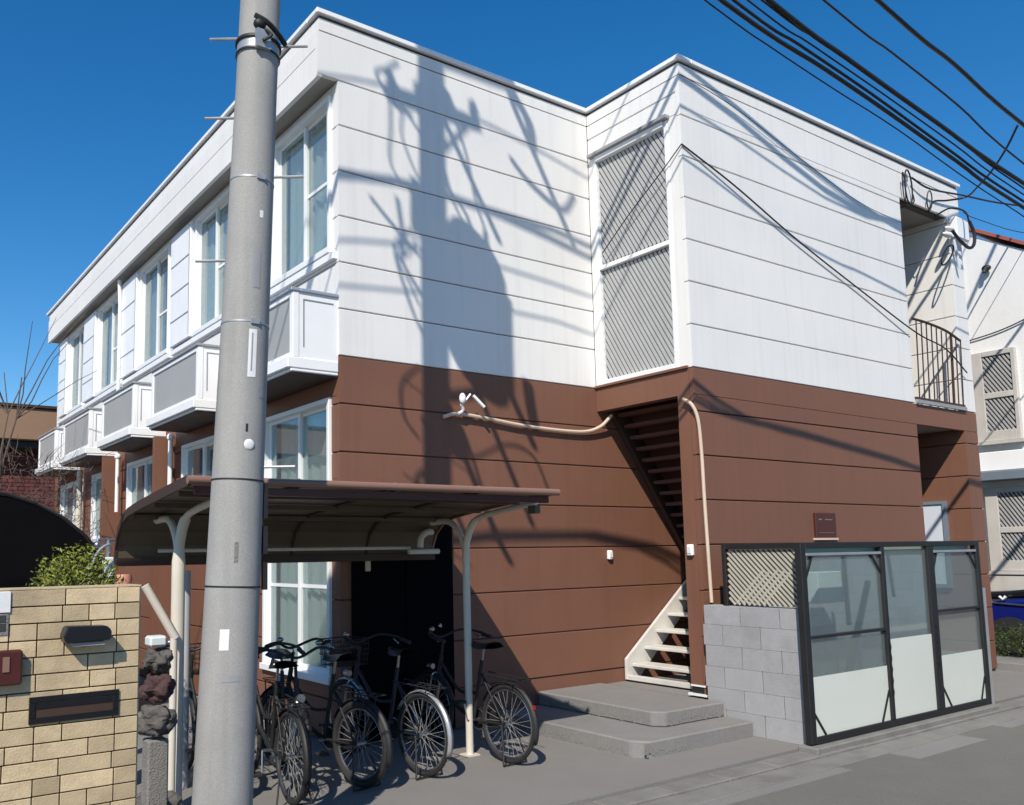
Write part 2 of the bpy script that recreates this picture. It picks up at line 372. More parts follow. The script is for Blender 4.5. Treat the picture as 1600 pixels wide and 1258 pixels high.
# return wall between left section and projecting bay (x = 0)
courses(board_x, .052, D1 - .005, [6.06, 6.30, H - .2], 0, 'white')
m = MB(); m.box(.0, .10, .052, .17, ZB, 6.06); m.box(0, .10, 1.235, D1 - .004, ZB, 6.06); m.build('corner_pier', 'white', apt)
m = MB(); m.box(-.004, .12, .0 + .052, D1 - .004, 3.17, ZB - .006); m.build('stair_beam', 'brown', apt)
m = MB(); m.box(-.03, .12, .05, D1 - .004, ZB - .004, ZB + .02); m.build('drip_ledge', 'brown', apt)
m = MB(); m.box(-.003, .12, .052, .2, pz + .10, 3.17); m.build('stair_post', 'brown', apt)
sp = MB(); sp.box(-.03, .14, .0, .22, pz, pz + .02); sp.box(-.01, .12, .02, .2, pz + .085, pz + .10); sp.build('post_foot', 'trim', apt)
box('post_foot_core', 'black', apt, .0, .11, .05, .19, pz + .02, pz + .085)
# parapet: coping with shadow gap
def coping(pts, name='coping'):
    for i in range(len(pts) - 1):
        p, q = Vector((*pts[i], 0)), Vector((*pts[i + 1], 0)); d = (q - p).normalized(); nrm = Vector((d.y, -d.x, 0))
        for (o0, o1, z0, z1, mm, nm) in ((-.045, .20, H - .055, H, 'trim', 'coping'), (-.012, .15, H - .20, H - .055, 'white', 'parapet_band')):
            a = p - nrm * o1 + (d * 0); b = q - nrm * o1
            e0 = -o0
            A = [p + nrm * e0 - d * 0, q + nrm * e0, q - nrm * o1, p - nrm * o1]
            MB().add([(v.x, v.y, z0) for v in A] + [(v.x, v.y, z1) for v in A], [(0, 3, 2, 1), (4, 5, 6, 7), (0, 1, 5, 4), (1, 2, 6, 5), (2, 3, 7, 6), (3, 0, 4, 7)]).build(nm, mm, apt)
def cop(x0, x1, y0, y1, mm='trim', z0=H - .05, z1=H): return box('coping', mm, apt, x0, x1, y0, y1, z0, z1, .006)
cop(XE - .035, -.04, D1 - .035, D1 + .17)
cop(-.035, .17, -.035, D1 + .17)
cop(.172, X2 + .03, -.035, .17)
cop(X2 - .17, X2 + .03, .172, YB + .1)
cop(XE - .035, XE + .17, D1 + .172, YB + .15)
def band(x0, x1, y0, y1): return box('parapet_band', 'white', apt, x0, x1, y0, y1, H - .195, H - .078)
band(XE + .0, -.005, D1 + .0, D1 + .1); band(.0, .1, .052, D1 - .002); band(.0, X2, .0, .05); band(XE, XE + .1, D1 + .102, YB)
gp = lambda x0, x1, y0, y1: box('coping_gap', 'darkbrown', apt, x0, x1, y0, y1, H - .078, H - .05)
gp(XE + .01, 0, D1 + .01, D1 + .1); gp(.01, .1, .06, D1); gp(.01, X2 - .01, .01, .05); gp(XE + .01, XE + .1, D1 + .1, YB)
# eave over the long side
m = MB(); m.box(XE + .001, XF + .02, D1 + .05, YB, 6.04, H - .20); 
m.build('eave_core', 'soffit', apt)
for z0, z1 in ((6.045, 6.30), (6.312, H - .2)):
    box('fascia_board', 'white', apt, XE - .012, XE, D1 + .052, YB, z0, z1)
box('eave_rib', 'white', apt, XE - .014, XE + .03, D1, YB + .02, 6.02, 6.043)
# window builder on the long side
def curtain_mesh(y0, y1, z0, z1, x, seed=0, amp=.022, n=44):
    V = []; F = []
    for i in range(n + 1):
        y = y0 + (y1 - y0) * i / n; dx = amp * math.sin(i * 1.15 + seed) + amp * .5 * math.sin(i * .37 + seed * 2)
        V += [(x + dx, y, z0), (x + dx * .6, y, z1)]
    for i in range(n): F.append((2 * i, 2 * i + 2, 2 * i + 3, 2 * i + 1))
    return MB().add(V, F)
def window_x(y0, y1, z0, z1, xp, mid=None, bars=(), cur='curtain', cz=(0, 1), parent=apt, fr=.045, cy=(0, 1), open_=0):
    d = .10
    m = MB(); m.box(xp - .03, xp + d, y0, y0 + fr, z0, z1); m.box(xp - .03, xp + d, y1 - fr, y1, z0, z1)
    m.box(xp - .03, xp + d, y0 + fr, y1 - fr, z1 - fr, z1); m.box(xp - .05, xp + d, y0 - .02, y1 + .02, z0 - .03, z0 + fr * .7)
    f = m.build('window', 'frame', parent, bev=.004)
    ym = (y0 + y1) / 2 if mid is None else mid
    for i, (a, b, dx) in enumerate(((y0 + fr, ym + .02, .055), (ym - .02, y1 - fr, .025))):
        s = MB(); t = .035; x0 = xp + dx; x1 = x0 + .025; zz0 = z0 + fr * .7; zz1 = z1 - fr
        s.box(x0, x1, a, a + t, zz0, zz1); s.box(x0, x1, b - t, b, zz0, zz1); s.box(x0, x1, a + t, b - t, zz0, zz0 + .05); s.box(x0, x1, a + t, b - t, zz1 - .035, zz1)
        for bz in bars:
            if isinstance(bz, tuple):
                if bz[0] == i: s.box(x0, x1, a + t, b - t, bz[1] - .016, bz[1] + .016)
            else: s.box(x0, x1, a + t, b - t, bz - .016, bz + .016)
        s.build('sash', 'frame', f)
        MB().box(x0 + .009, x0 + .014, a + t, b - t, zz0 + .05, zz1 - .035).build('pane', 'pane', f)
    h = z1 - z0; wd = y1 - y0
    if cur: curtain_mesh(y0 + wd * cy[0] + .03, y0 + wd * cy[1] - .03, z0 + .05 + h * cz[0], z0 + h * cz[1] - .03, xp + .14, y0).build('curtain', cur, f, smooth=True)
    m = MB(); x1 = xp + .9      # dark room behind
    m.add([(xp + .12, y0 - .05, z0 - .1), (x1, y0 - .05, z0 - .1), (x1, y1 + .05, z0 - .1), (xp + .12, y1 + .05, z0 - .1),
           (xp + .12, y0 - .05, z1 + .1), (x1, y0 - .05, z1 + .1), (x1, y1 + .05, z1 + .1), (xp + .12, y1 + .05, z1 + .1)],
          [(0, 1, 2, 3), (4, 5, 6, 7), (0, 1, 5, 4), (1, 2, 6, 5), (2, 3, 7, 6)])
    m.build('room_behind', 'dark', f)
    return f
window_x(*winU[0], *WZ, XF, bars=[(0, 5.18)], cur='curtain')
window_x(*winU[1], *WZ, XF, bars=[(0, 5.15)], cur='curtain')
window_x(*winU[2], *WZ, XF, bars=[(0, 5.1)], cur='curtain2', cy=(.45, 1))
window_x(*winU[3], *WZ, XF, bars=[(0, 5.1)], cur='curtain2')
window_x(*winU[4], *WZ, XF, bars=[], cur='curtain2')
window_x(*winL[0], XF, bars=[1.36], cur='curtain')
for i in (1, 2, 3, 4):
    y0, y1, z0, z1 = winL[i]; window_x(y0, y1, z0, z1, XF, cur='curtain2', cz=(0, .55 if i < 4 else .9))
# shutter boxes (panels stacked beside each upper window)
for i, (y0, y1) in enumerate(winU):
    a = y1 + .04; b = a + (.78 if i < 4 else .6)
    s = MB(); s.box(XF - .075, XF - .001, a, b, WZ[0] - .02, WZ[1] - .02); s.build('shutter_box', 'trim', apt, bev=.008)
    g = MB()
    for q in (4.75, 5.12, 5.5): g.box(XF - .082, XF - .075, a + .03, b - .03, q, q + .012)
    g.box(XF - .082, XF - .075, a + .02, a + .035, WZ[0] + .02, WZ[1] - .05)
    g.build('shutter_box_groove', 'alu', apt)
# sill trim strips between balcony and window
for i, (y0, y1) in enumerate(winU):
    box('sill_trim', 'trim', apt, XF - .045, XF - .001, y0 - .1, y1 + .85, 4.33, 4.40, .004)
# downpipes on the long side
m = MB(); m.tube([(XF - .12, 8.32, 6.0), (XF - .10, 8.32, 5.6), (XF - .10, 8.32, 4.1)], .03, 10); m.build('downpipe', 'trim', apt, smooth=True)
m = MB(); m.tube([(XF - .12, 10.62, 3.2), (XF - .12, 10.62, .0)], .05, 10); m.build('downpipe', 'cream', apt, smooth=True)
m = MB(); m.tube([(XF - .1, 5.72, 3.22), (XF - .1, 5.72, 2.55)], .03, 10); m.ell((XF - .1, 5.72, 3.2), .05, .05, .05); m.build('downpipe', 'trim', apt, smooth=True)
m = MB(); m.tube([(XF - .1, 8.25, 3.22), (XF - .1, 8.25, 2.35)], .03, 10); m.ell((XF - .1, 8.25, 3.2), .05, .05, .05); m.build('downpipe', 'trim', apt, smooth=True)
# balconies
balc = [(1.325, 3.0), (3.72, 5.42), (6.2, 7.85), (8.6, 10.45), (11.1, 12.6)]
for i, (y0, y1) in enumerate(balc):
    XO = -3.66; zb, zt = 3.27, 3.96
    s = MB(); s.box(XO - .05, XF - .002, y0 - .0, y1 + .03, zb, zb + .10); s.box(XO - .02, XF - .002, y0 + .004, y1, zb - .03, zb - .002)
    b = s.build('balcony', 'trim', apt, bev=.008)
    box('balcony_soffit', 'darkbrown', b, XO, XF - .004, y0 + .02, y1 - .02, zb - .045, zb - .032)  # dark colour paints in the shade under the balcony slab
    p = MB()
    for yy in (y0 + .005, y1 - .075): p.box(XO, XO + .06, yy, yy + .07, zb + .10, zt)
    p.box(XO, XO + .05, y0 + .075, y1 - .075, zb + .10, zb + .15); p.box(XO, XO + .05, y0 + .075, y1 - .075, zt - .05, zt)
    p.build('balcony_frame', 'trim', b, bev=.004)
    box('grey_panel', 'greypanel', b, XO + .015, XO + .03, y0 + .075, y1 - .075, zb + .15, zt - .05)
    box('side_panel', 'trim', b, XO + .06, XF - .002, y0 + .012, y0 + .03, zb + .10, zt)
    box('side_panel', 'trim', b, XO + .06, XF - .002, y1 - .03, y1 - .012, zb + .10, zt)
    g = MB(); g.box(XO + .10, XO + .11, y0 + .007, y0 + .012, zb + .2, zt - .06); g.box(XO + .11, XF - .05, y0 + .007, y0 + .012, zt - .07, zt - .06); g.build('panel_seam', 'greysticker', b)
    r = MB(); r.box(XO - .02, XO + .07, y0 - .008, y1 + .01, zt, zt + .03); r.box(XO + .07, XF - .002, y0 - .008, y0 + .05, zt, zt + .03); r.box(XO + .07, XF - .002, y1 - .05, y1 + .01, zt, zt + .03)
    r.build('handrail', 'greysticker' if i != 0 else 'alu', b, bev=.004)
# sloping brown fins between ground windows
for y in (5.85, 8.45): box('wing_wall', 'brown', apt, XF - .26, XF - .002, y, y + .1, .0, 3.22)
# grilled window on the return wall
wf = MB(); wf.box(-.012, .06, .17, .215, ZB + .02, 6.05); wf.box(-.012, .06, 1.19, 1.235, ZB + .02, 6.05); wf.box(-.03, .06, .215, 1.19, 5.99, 6.05); wf.box(-.015, .06, .215, 1.19, 4.735, 4.785); wf.box(-.02, .06, .215, 1.19, ZB + .02, ZB + .07)
wf = wf.build('grilled_window', 'frame', apt, bev=.004)
box('window_hood', 'greysticker', wf, -.07, -.0, .14, 1.27, 6.052, 6.085)
box('screen_backing', 'dark', wf, .07, .08, .2, 1.2, ZB + .05, 6.0)
def slats(par, plane, u0, u1, v0, v1, slope, gap, wd, th, name, m, x, two=False):
    """diagonal slats (descending towards -u) clipped to the rectangle; plane 'x' = (y,z) at x, plane 'y' = (x,z) at y"""
    dirs = [slope] + ([-slope] if two else [])
    for k, sl_ in enumerate(dirs):
        L0 = (v1 - v0) / abs(sl_); c = u0 - L0
        while c < u1 + L0:
            # line: u = c + (v - v0)/sl_
            pts = []
            for v in (v0, v1):
                pts.append((c + (v - v0) / sl_, v))
            (ua, va), (ub, vb) = pts
            def clip(ua, va, ub, vb):
                t0, t1 = 0, 1; du = ub - ua
                for lo, hi in ((u0, u1),):
                    ta, tb = (lo - ua) / du, (hi - ua) / du
                    if ta > tb: ta, tb = tb, ta
                    t0 = max(t0, ta); t1 = min(t1, tb)
                return (t0, t1)
            t0, t1 = clip(ua, va, ub, vb)
            if t1 - t0 > .03:
                P = (ua + (ub - ua) * t0, va + (vb - va) * t0); Q = (ua + (ub - ua) * t1, va + (vb - va) * t1)
                o3 = x + k * th * 1.2
                if plane == 'x': MB().bar((o3, P[0], P[1]), (o3, Q[0], Q[1]), wd, th, (1, 0, 0)).build(name, m, par)
                else: MB().bar((P[0], o3, P[1]), (Q[0], o3, Q[1]), wd, th, (0, 1, 0)).build(name, m, par)
            c += gap
slats(wf, 'x', .22, 1.185, 4.81, 5.985, 1.75, .055, .035, .008, 'slat', 'slat', .035)
slats(wf, 'x', .22, 1.185, ZB + .075, 4.725, 1.75, .055, .035, .008, 'slat', 'slat', .035)
# corridor railing (upper floor) and parts
rl = MB(); rl.tube(crom([(4.30, -.02, 4.52), (4.6, -.05, 4.50), (5.1, -.05, 4.46), (5.5, -.04, 4.38)], 5), .017, 8); 
rl = rl.build('railing', 'darkbrown', apt)
box('bottom_rail', 'darkbrown', rl, 4.27, 5.55, -.02, .02, ZB + .05, ZB + .08)
for i in range(10):
    xx = 4.36 + i * .128; MB().tube([(xx, -.01, ZB + .02), (xx, -.04, 4.495 - .11 * max(0, (xx - 4.6)))], .009 if i != 7 else .018, 6).build('baluster', 'darkbrown', rl)
box('corridor_sill', 'greysticker', apt, 4.26, 5.56, -.035, .0 - .002, ZB + .0, ZB + .045)
# small door/cabinet on the lower corridor wall
dr = MB(); dr.box(5.44, 5.512, .30, .34, 1.08, 2.24); dr.box(5.44, 5.512, .60, .64, 1.08, 2.24); dr.box(5.44, 5.512, .34, .60, 2.20, 2.24); dr.box(5.44, 5.512, .34, .60, 1.08, 1.13)
dr = dr.build('wall_panel', 'bluegrey', apt); box('door_leaf', 'pale_door', dr, 5.46, 5.50, .34, .60, 1.13, 2.2)
# dark red plate on the brown wall
rp = MB().box(1.88, 2.27, -.03, .0 - .001, 1.75, 2.02).build('wall_plate', 'darkred', apt, bev=.006)
m = MB(); m.box(1.86, 2.29, -.035, -.002, 1.725, 1.747); m.build('plate_ledge', 'conduit', rp)
m = MB(); m.box(1.93, 1.99, -.036, -.031, 1.94, 1.955); m.box(2.05, 2.19, -.036, -.031, 1.94, 1.952); m.box(1.93, 2.2, -.036, -.031, 1.80, 1.806); m.build('plate_strokes', 'gutter', rp)
# staircase inside the bay
sx0, sx1 = .28, 1.48
st = MB()
for yy in (1.27, .20):
    st.prism([(sx0 - .02, pz), (sx0 - .02, .48), (sx1 + .1, 1.50), (sx1 + .1, 1.22), (sx0 + .16, pz)], 'y', yy - .0, yy + .035)
st.box(sx0 - .02, sx0 + .05, .235, 1.27, pz, pz + .05)
st = st.build('lower_stair', 'step', apt, bev=.004)
for i in range(6):
    zt = pz + .17 * (i + 1); xx = sx0 + .06 + .2 * i
    MB().box(xx, xx + .235, .236, 1.268, zt - .035, zt).build('tread', 'step', st, bev=.006)
MB().box(1.50, 4.1, .17, 1.30, 1.27, 1.33).build('landing', 'concrete', apt)
us = MB(); ua, ub = (.17, 3.17), (1.50, 1.34)
dn = Vector((ub[0] - ua[0], 0, ub[1] - ua[1])).normalized(); pn = Vector((-dn.z, 0, dn.x))     # normal (up-right)
for yy in (1.24, .20):
    us.obox(((ua[0] + ub[0]) / 2 + pn.x * .1, yy + .03, (ua[1] + ub[1]) / 2 + pn.z * .1), dn * 1.2, (0, .03, 0), pn * .11)
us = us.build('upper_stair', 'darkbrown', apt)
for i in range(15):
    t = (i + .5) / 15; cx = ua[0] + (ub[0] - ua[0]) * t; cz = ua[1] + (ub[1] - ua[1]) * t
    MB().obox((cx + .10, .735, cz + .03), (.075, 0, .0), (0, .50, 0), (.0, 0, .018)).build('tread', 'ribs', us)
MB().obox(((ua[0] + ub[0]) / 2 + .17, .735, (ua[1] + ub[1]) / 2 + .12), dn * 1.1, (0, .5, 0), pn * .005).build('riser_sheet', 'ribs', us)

# conduit, lamp, outlets on the walls
cd = MB().tube(crom([(-2.1, 1.285, 2.95), (-1.93, 1.28, 2.99), (-1.55, 1.28, 2.97), (-1.05, 1.28, 2.93), (-.33, 1.28, 2.92), (-.04, 1.26, 2.985), (.10, 1.2, 3.12)]), .019, 8).build('conduit', 'conduit', smooth=True)
tag(cd, 'beige cable conduit sagging across the upper brown wall left of the staircase opening', 'conduit')
cd = MB().tube(crom([(-.045, .10, 3.12), (-.045, -.0, 3.05), (-.005, -.035, 2.9), (.03, -.03, 2.6), (.04, -.03, 2.1), (.055, -.03, 1.6), (.07, -.03, 1.14)]), .017, 8).build('conduit', 'conduit', smooth=True)
tag(cd, 'beige cable conduit running down the brown corner post to the block wall', 'conduit')
lp = thing('wall_lamp', 'small white twin arm floodlight bracket on the brown wall above the conduit', 'lamp', (-1.93, 1.3, 3.0))
MB().tube(crom([(-1.95, 1.29, 2.98), (-1.90, 1.24, 3.02), (-1.93, 1.22, 3.08)]), .016, 8).build('arm', 'trim', lp, smooth=True)
MB().ell((-1.93, 1.20, 3.13), .035, .03, .055).build('lamp_head', 'trim', lp, smooth=True)
MB().tube([(-1.90, 1.21, 3.10), (-1.84, 1.19, 3.18)], .01, 8).build('stay', 'trim', lp, smooth=True)
MB().tube([(-1.80, 1.20, 3.17), (-1.69, 1.17, 3.06)], .017, 8).build('lamp_tube', 'trim', lp, smooth=True)
for p_, lb, ax in (((.09, 1.32, 1.6), 'small white outlet box on the broad brown wall left of the staircase', 'y'), ((.0, .11, 1.64), 'small white switch box on the side of the brown staircase post', 'x')):
    t = thing('outlet_box', lb, 'outlet box', p_, 'small white outlet boxes')
    if ax == 'y':
        MB().box(p_[0] - .03, p_[0] + .03, 1.275, 1.318, p_[2] - .05, p_[2] + .05).build('housing', 'trim', t, bev=.01); MB().box(p_[0] - .018, p_[0] + .018, 1.268, 1.274, p_[2] - .025, p_[2] + .03).build('cover', 'sticker', t)
    else:
        MB().box(-.045, -.004, .08, .15, p_[2] - .055, p_[2] + .055).build('housing', 'trim', t, bev=.01); MB().box(-.052, -.046, .095, .135, p_[2] - .03, p_[2] + .03).build('cover', 'sticker', t)

# ------------------------------------------------------------------ block wall, lattice pane and glass fence
bwall = thing('block_wall', 'low grey concrete block wall beside the porch steps', 'wall', (-.0, -.6, 0))
box('wall_core', 'conc_dk', bwall, -.075, .05, -1.045, -.06, -.1, 1.12)
zr = 0.0; r_ = 0
while zr < 1.1:
    h = .19; yy = -1.06 - (0 if r_ % 2 == 0 else .2)
    while yy < -.06:
        a, b = max(yy, -1.06), min(yy + .392, -.052)
        if b - a > .04:
            MB().box(-.10 + random.uniform(-.001, .001), .07, a + .0008, b - .0008, zr + .0008, min(zr + h - .0012, 1.125)).build('block', 'block', bwall, bev=.0012)
        yy += .4
    zr += h; r_ += 1
gf = thing('glass_fence', 'black framed glass sliding fence with pale lower boards at the street edge', 'glass fence', (1.4, -1.14, 0))
GY = -1.14; B = .032
def gbar(x0, x1, z0, z1, n='frame_bar', y0=GY - .03, y1=GY + .03, m='black'): return box(n, m, gf, x0, x1, y0, y1, z0, z1, .004)
gbar(-.20, -.125, .04, 1.69, 'post'); gbar(2.9, 2.97, .0, 1.69, 'post'); gbar(-.125, 2.9, 1.64, 1.69, 'top_rail'); gbar(-.125, 2.9, .03, .09, 'bottom_rail')
gbar(1.06, 1.115, .09, 1.64, 'mullion'); gbar(1.90, 2.02, .09, 1.64, 'mullion')
gbar(-.125, 1.06, 1.575, 1.60, 'head_bar', m='polefit'); gbar(2.02, 2.9, 1.575, 1.60, 'head_bar', m='polefit')
gbar(-.125, 1.06, .885, .91, 'mid_rail'); gbar(2.02, 2.9, 1.00, 1.022, 'mid_rail')
def brace(x, z, dx, dz): MB().bar((x, GY, z + dz), (x + dx, GY, z), .022, .03, (0, 1, 0)).build('corner_brace', 'black', gf)
for (x, z, dx, dz) in ((-.125, .09, .16, .2), (1.06, .09, -.14, .26), (2.02, .09, .16, .22), (2.9, .09, -.1, .22), (-.125, 1.575, .11, -.2), (1.06, 1.575, -.14, -.16), (2.02, 1.575, .09, -.18), (2.9, 1.575, -.13, -.16)): brace(x, z, dx, dz)
for (a, b, c, d) in ((-.125, 1.06, .09, .885), (-.125, 1.06, .91, 1.575), (1.115, 1.90, .09, 1.64), (2.02, 2.9, .09, 1.0), (2.02, 2.9, 1.022, 1.575)):
    MB().box(a, b, GY - .003, GY + .003, c, d).build('glass_pane', 'tintpane', gf)
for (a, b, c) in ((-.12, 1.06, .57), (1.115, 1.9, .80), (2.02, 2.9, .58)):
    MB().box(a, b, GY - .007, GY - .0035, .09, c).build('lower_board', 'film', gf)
MB().box(-.12, 2.9, GY + .05, GY + .06, 1.57, 1.66).build('sky_reflection_strip', 'teal', gf)  # added strip, painted like sky reflected along the top of the glass
m = MB()
for i in range(6): m.box(1.95 + .006 * (i % 2), 1.98, GY - .038, GY - .031, .5 + i * .07, .53 + i * .07)
m.build('lock_track', 'black', gf)
m = MB()
for i in range(5): m.tube([(1.09, GY - .035, .3 + i * .1), (1.083, GY - .045, .34 + i * .1), (1.09, GY - .035, .38 + i * .1)], .006, 6)
m.build('latch_chain', 'black', gf)
struct(MB().box(-.24, 2.96, -1.24, -1.06, -.2, .028).build('fence_footing', 'conc_dk', bev=.01))
po = box('fence_end_post', 'alu', None, 2.98, 3.03, -1.17, -1.11, -.06, 1.2); tag(po, 'slim grey metal post at the right end of the glass fence', 'post')
lt = thing('lattice_screen', 'black framed diagonal lattice screen standing on the block wall', 'lattice screen', (-.06, -.6, 1.13))
LX = -.06
for (a, b, c, d, n) in ((-.33, -.29, 1.13, 1.69, 'post'), (-1.09, -.33, 1.64, 1.69, 'top_rail'), (-1.1, -1.05, 1.13, 1.69, 'post')): box(n, 'black', lt, LX - .03, LX + .03, a, b, c, d, .003)
slats(lt, 'x', -1.045, -.335, 1.14, 1.635, 1.0, .052, .020, .006, 'lattice_bar', 'lattice', LX, two=False)
# second direction only across the lower right triangle
for i in range(9):
    y0 = -.98 + i * .07; L_ = .34 - .018 * i
    MB().bar((LX + .008, y0, 1.14), (LX + .008, min(y0 + L_, -.34), 1.14 + min(L_, -.34 - y0)), .026, .006, (1, 0, 0)).build('lattice_bar', 'lattice', lt) if False else MB().bar((LX + .008, y0 + .3, 1.15), (LX + .008, y0, 1.45 if y0 + .3 < -.34 else 1.42), .024, .006, (1, 0, 0)).build('lattice_bar', 'lattice', lt) if y0 + .3 < -.34 else None
MB().box(LX + .04, LX + .045, -1.045, -.335, 1.14, 1.635).build('dark_mesh', 'dark', lt)
# behind the glass: planter wall, meter box, stay
gw = thing('garden_wall', 'low grey block wall seen through the glass fence', 'wall', (1.5, -.35, 0))
for r_ in range(8):
    xx = .12 - (0 if r_ % 2 else .2)
    while xx < 3.6:
        a, b = max(xx, .12), min(xx + .392, 3.6)
        if b - a > .05: MB().box(a + .001, b - .001, -.40, -.28, r_ * .19 + .021, r_ * .19 + .209).build('block', 'block', gw, bev=.003)
        xx += .4
mb_ = box('meter_box', 'boxwhite', None, .62, 1.04, -.80, -.66, 1.13, 1.42, .008); tag(mb_, 'pale square box on the garden wall behind the left glass pane', 'box')
py = MB().tube([(.98, -.85, 1.6), (1.0, -.85, .92)], .022, 8).build('pipe', 'black', smooth=True); tag(py, 'thin dark upright pipe behind the left glass pane', 'pipe')
py = MB().tube([(2.22, -.6, 1.66), (2.30, -.6, 1.12)], .018, 8).build('pipe', 'black', smooth=True); tag(py, 'short dark pipe behind the middle glass pane', 'pipe')
dgs = MB().bar((.75, -.95, .45), (1.55, -.75, 1.3), .045, .045).bar((.70, -.95, .48), (1.35, -.8, 1.15), .02, .02).build('leaning_frame', 'black'); tag(dgs, 'dark metal stay leaning diagonally behind the glass fence', 'metal stay')

# ------------------------------------------------------------------ cycle shelter
sh = thing('cycle_shelter', 'curved brown roofed bicycle shelter on cream posts', 'bicycle shelter', (-3.6, .44, 0))
prof = [(-.75, 2.075), (-.3, 2.05), (.1, 2.025), (.5, 2.0), (.82, 1.97), (1.02, 1.92), (1.15, 1.84), (1.22, 1.74), (1.24, 1.64)]
YL, YR = -.75, 1.24
def xl(y): return -5.28 + .065 * (y - YL)
def xr_(y): return -2.57 + .15 * (y - YL)
def strip(pr, fa, fb, t0, t1):        # a curved strip between two x functions, with thickness
    V = []; n = len(pr)
    for y, z in pr: V += [(fa(y), y, z + t0), (fb(y), y, z + t0), (fb(y), y, z + t1), (fa(y), y, z + t1)]
    F = [(0, 1, 2, 3), tuple(4 * (n - 1) + q for q in (3, 2, 1, 0))]
    for i in range(n - 1):
        for q in range(4): F.append((4 * i + q, 4 * i + (q + 1) % 4, 4 * i + 4 + (q + 1) % 4, 4 * i + 4 + q))
    return MB().add(V, F)
strip(prof, lambda y: xl(y) + .02, lambda y: xr_(y) - .02, 0, .016).build('roof_sheet', 'canopy', sh)
for f in (.25, .5, .75):
    MB().tube([(xl(y) + (xr_(y) - xl(y)) * f, y, z + .02) for y, z in prof], .012, 6).build('roof_seam', 'gutter', sh)
    MB().tube([(xl(y) + (xr_(y) - xl(y)) * f, y, z - .012) for y, z in prof], .014, 6).build('roof_rib', 'darkbrown', sh)
strip(prof, xl, lambda y: xl(y) + .018, -.03, .03).build('end_trim', 'darkbrown', sh)
strip(prof, lambda y: xr_(y) - .018, xr_, -.022, .028).build('end_trim', 'gutter', sh)
MB().tube([(xl(YL) - .01, YL - .02, 2.075), (xr_(YL) + .03, YL - .02, 2.075)], .024, 12).build('front_gutter', 'gutter', sh, smooth=True)
box('front_beam', 'darkred', sh, xl(YL) + .05, xr_(YL) - .03, YL + .02, YL + .06, 2.0, 2.045)
box('rear_gutter', 'darkbrown', sh, xl(YR) + .01, xr_(YR) - .01, 1.20, 1.275, 1.59, 1.65)
MB().tube([(xl(1) + .3, 1.1, 1.70), (-2.62, 1.1, 1.70)], .014, 8).build('rear_rail', 'cream', sh, smooth=True)
m = MB(); m.tube(crom([(-2.40, 1.08, 1.84), (-2.46, 1.06, 1.84), (-2.54, 1.04, 1.79), (-2.56, 1.03, 1.70)]), .030, 10); m.tube([(-2.68, 1.03, 1.665), (-2.36, 1.03, 1.665)], .024, 10); m.build('pipe_elbow', 'cream', sh, smooth=True)
for xx, rr in ((-4.93, .046), (-2.49, .031)):
    yb = .44
    p = MB(); p.tube(crom([(xx, yb, -.02), (xx, yb, .9), (xx, yb, 1.62), (xx, yb - .03, 1.78), (xx, yb - .12, 1.90), (xx, yb - .3, 1.955), (xx, yb - .9, 2.02)], 4), [rr] * 9 + [min(rr, .036)] * 8 + [.024] * 8, 12)
    p = p.build('post', 'cream', sh, smooth=True)
    MB().tube(crom([(xx, yb, 1.56), (xx, yb + .03, 1.72), (xx, yb + .12, 1.85), (xx, yb + .26, 1.92), (xx, yb + .50, 1.92)], 4), .026, 12).build('arm', 'cream', p, smooth=True)
    box('base_plate', 'cream', p, xx - .06, xx + .06, yb - .06, yb + .06, 0.001, .012)
for yy, zz in ((-.35, 2.025), (.25, 1.99), (.85, 1.94)): MB().bar((xl(yy) + .06, yy, zz), (xr_(yy) - .06, yy, zz), .03, .035).build('purlin', 'canopy', sh)
box('bracket', 'canopy', sh, -2.62, -2.57, -.60, -.52, 1.93, 1.99)
# added black panels on the end wall, standing in for deep shelter shade
dd = thing('wall_panel', 'black panels on the brown end wall added to deepen the shade under the bicycle shelter', 'shade panel', (-2.6, 1.3, 0))
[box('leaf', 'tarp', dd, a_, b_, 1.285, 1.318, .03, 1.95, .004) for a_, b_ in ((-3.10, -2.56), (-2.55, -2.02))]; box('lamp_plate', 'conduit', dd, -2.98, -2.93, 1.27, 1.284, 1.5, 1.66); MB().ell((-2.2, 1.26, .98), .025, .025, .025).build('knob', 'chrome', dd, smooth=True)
# leaning pipe brace beside left post
lbp = MB(); lbp.tube([(-4.99, .30, 1.12), (-5.19, .32, 1.47)], .028, 10); lbp.tube([(-5.0, .30, 1.15), (-4.995, .32, .0)], .024, 10)
lbp = lbp.build('bent_pipe', 'cream', smooth=True); tag(lbp, 'cream pipe with bent upper end beside the left shelter post', 'pipe')
gp2 = MB().tube([(-4.72, .9, 0), (-4.72, .9, 1.55)], .035, 12).build('downpipe', 'slat', smooth=True); tag(gp2, 'grey downpipe just right of the left shelter post', 'downpipe')

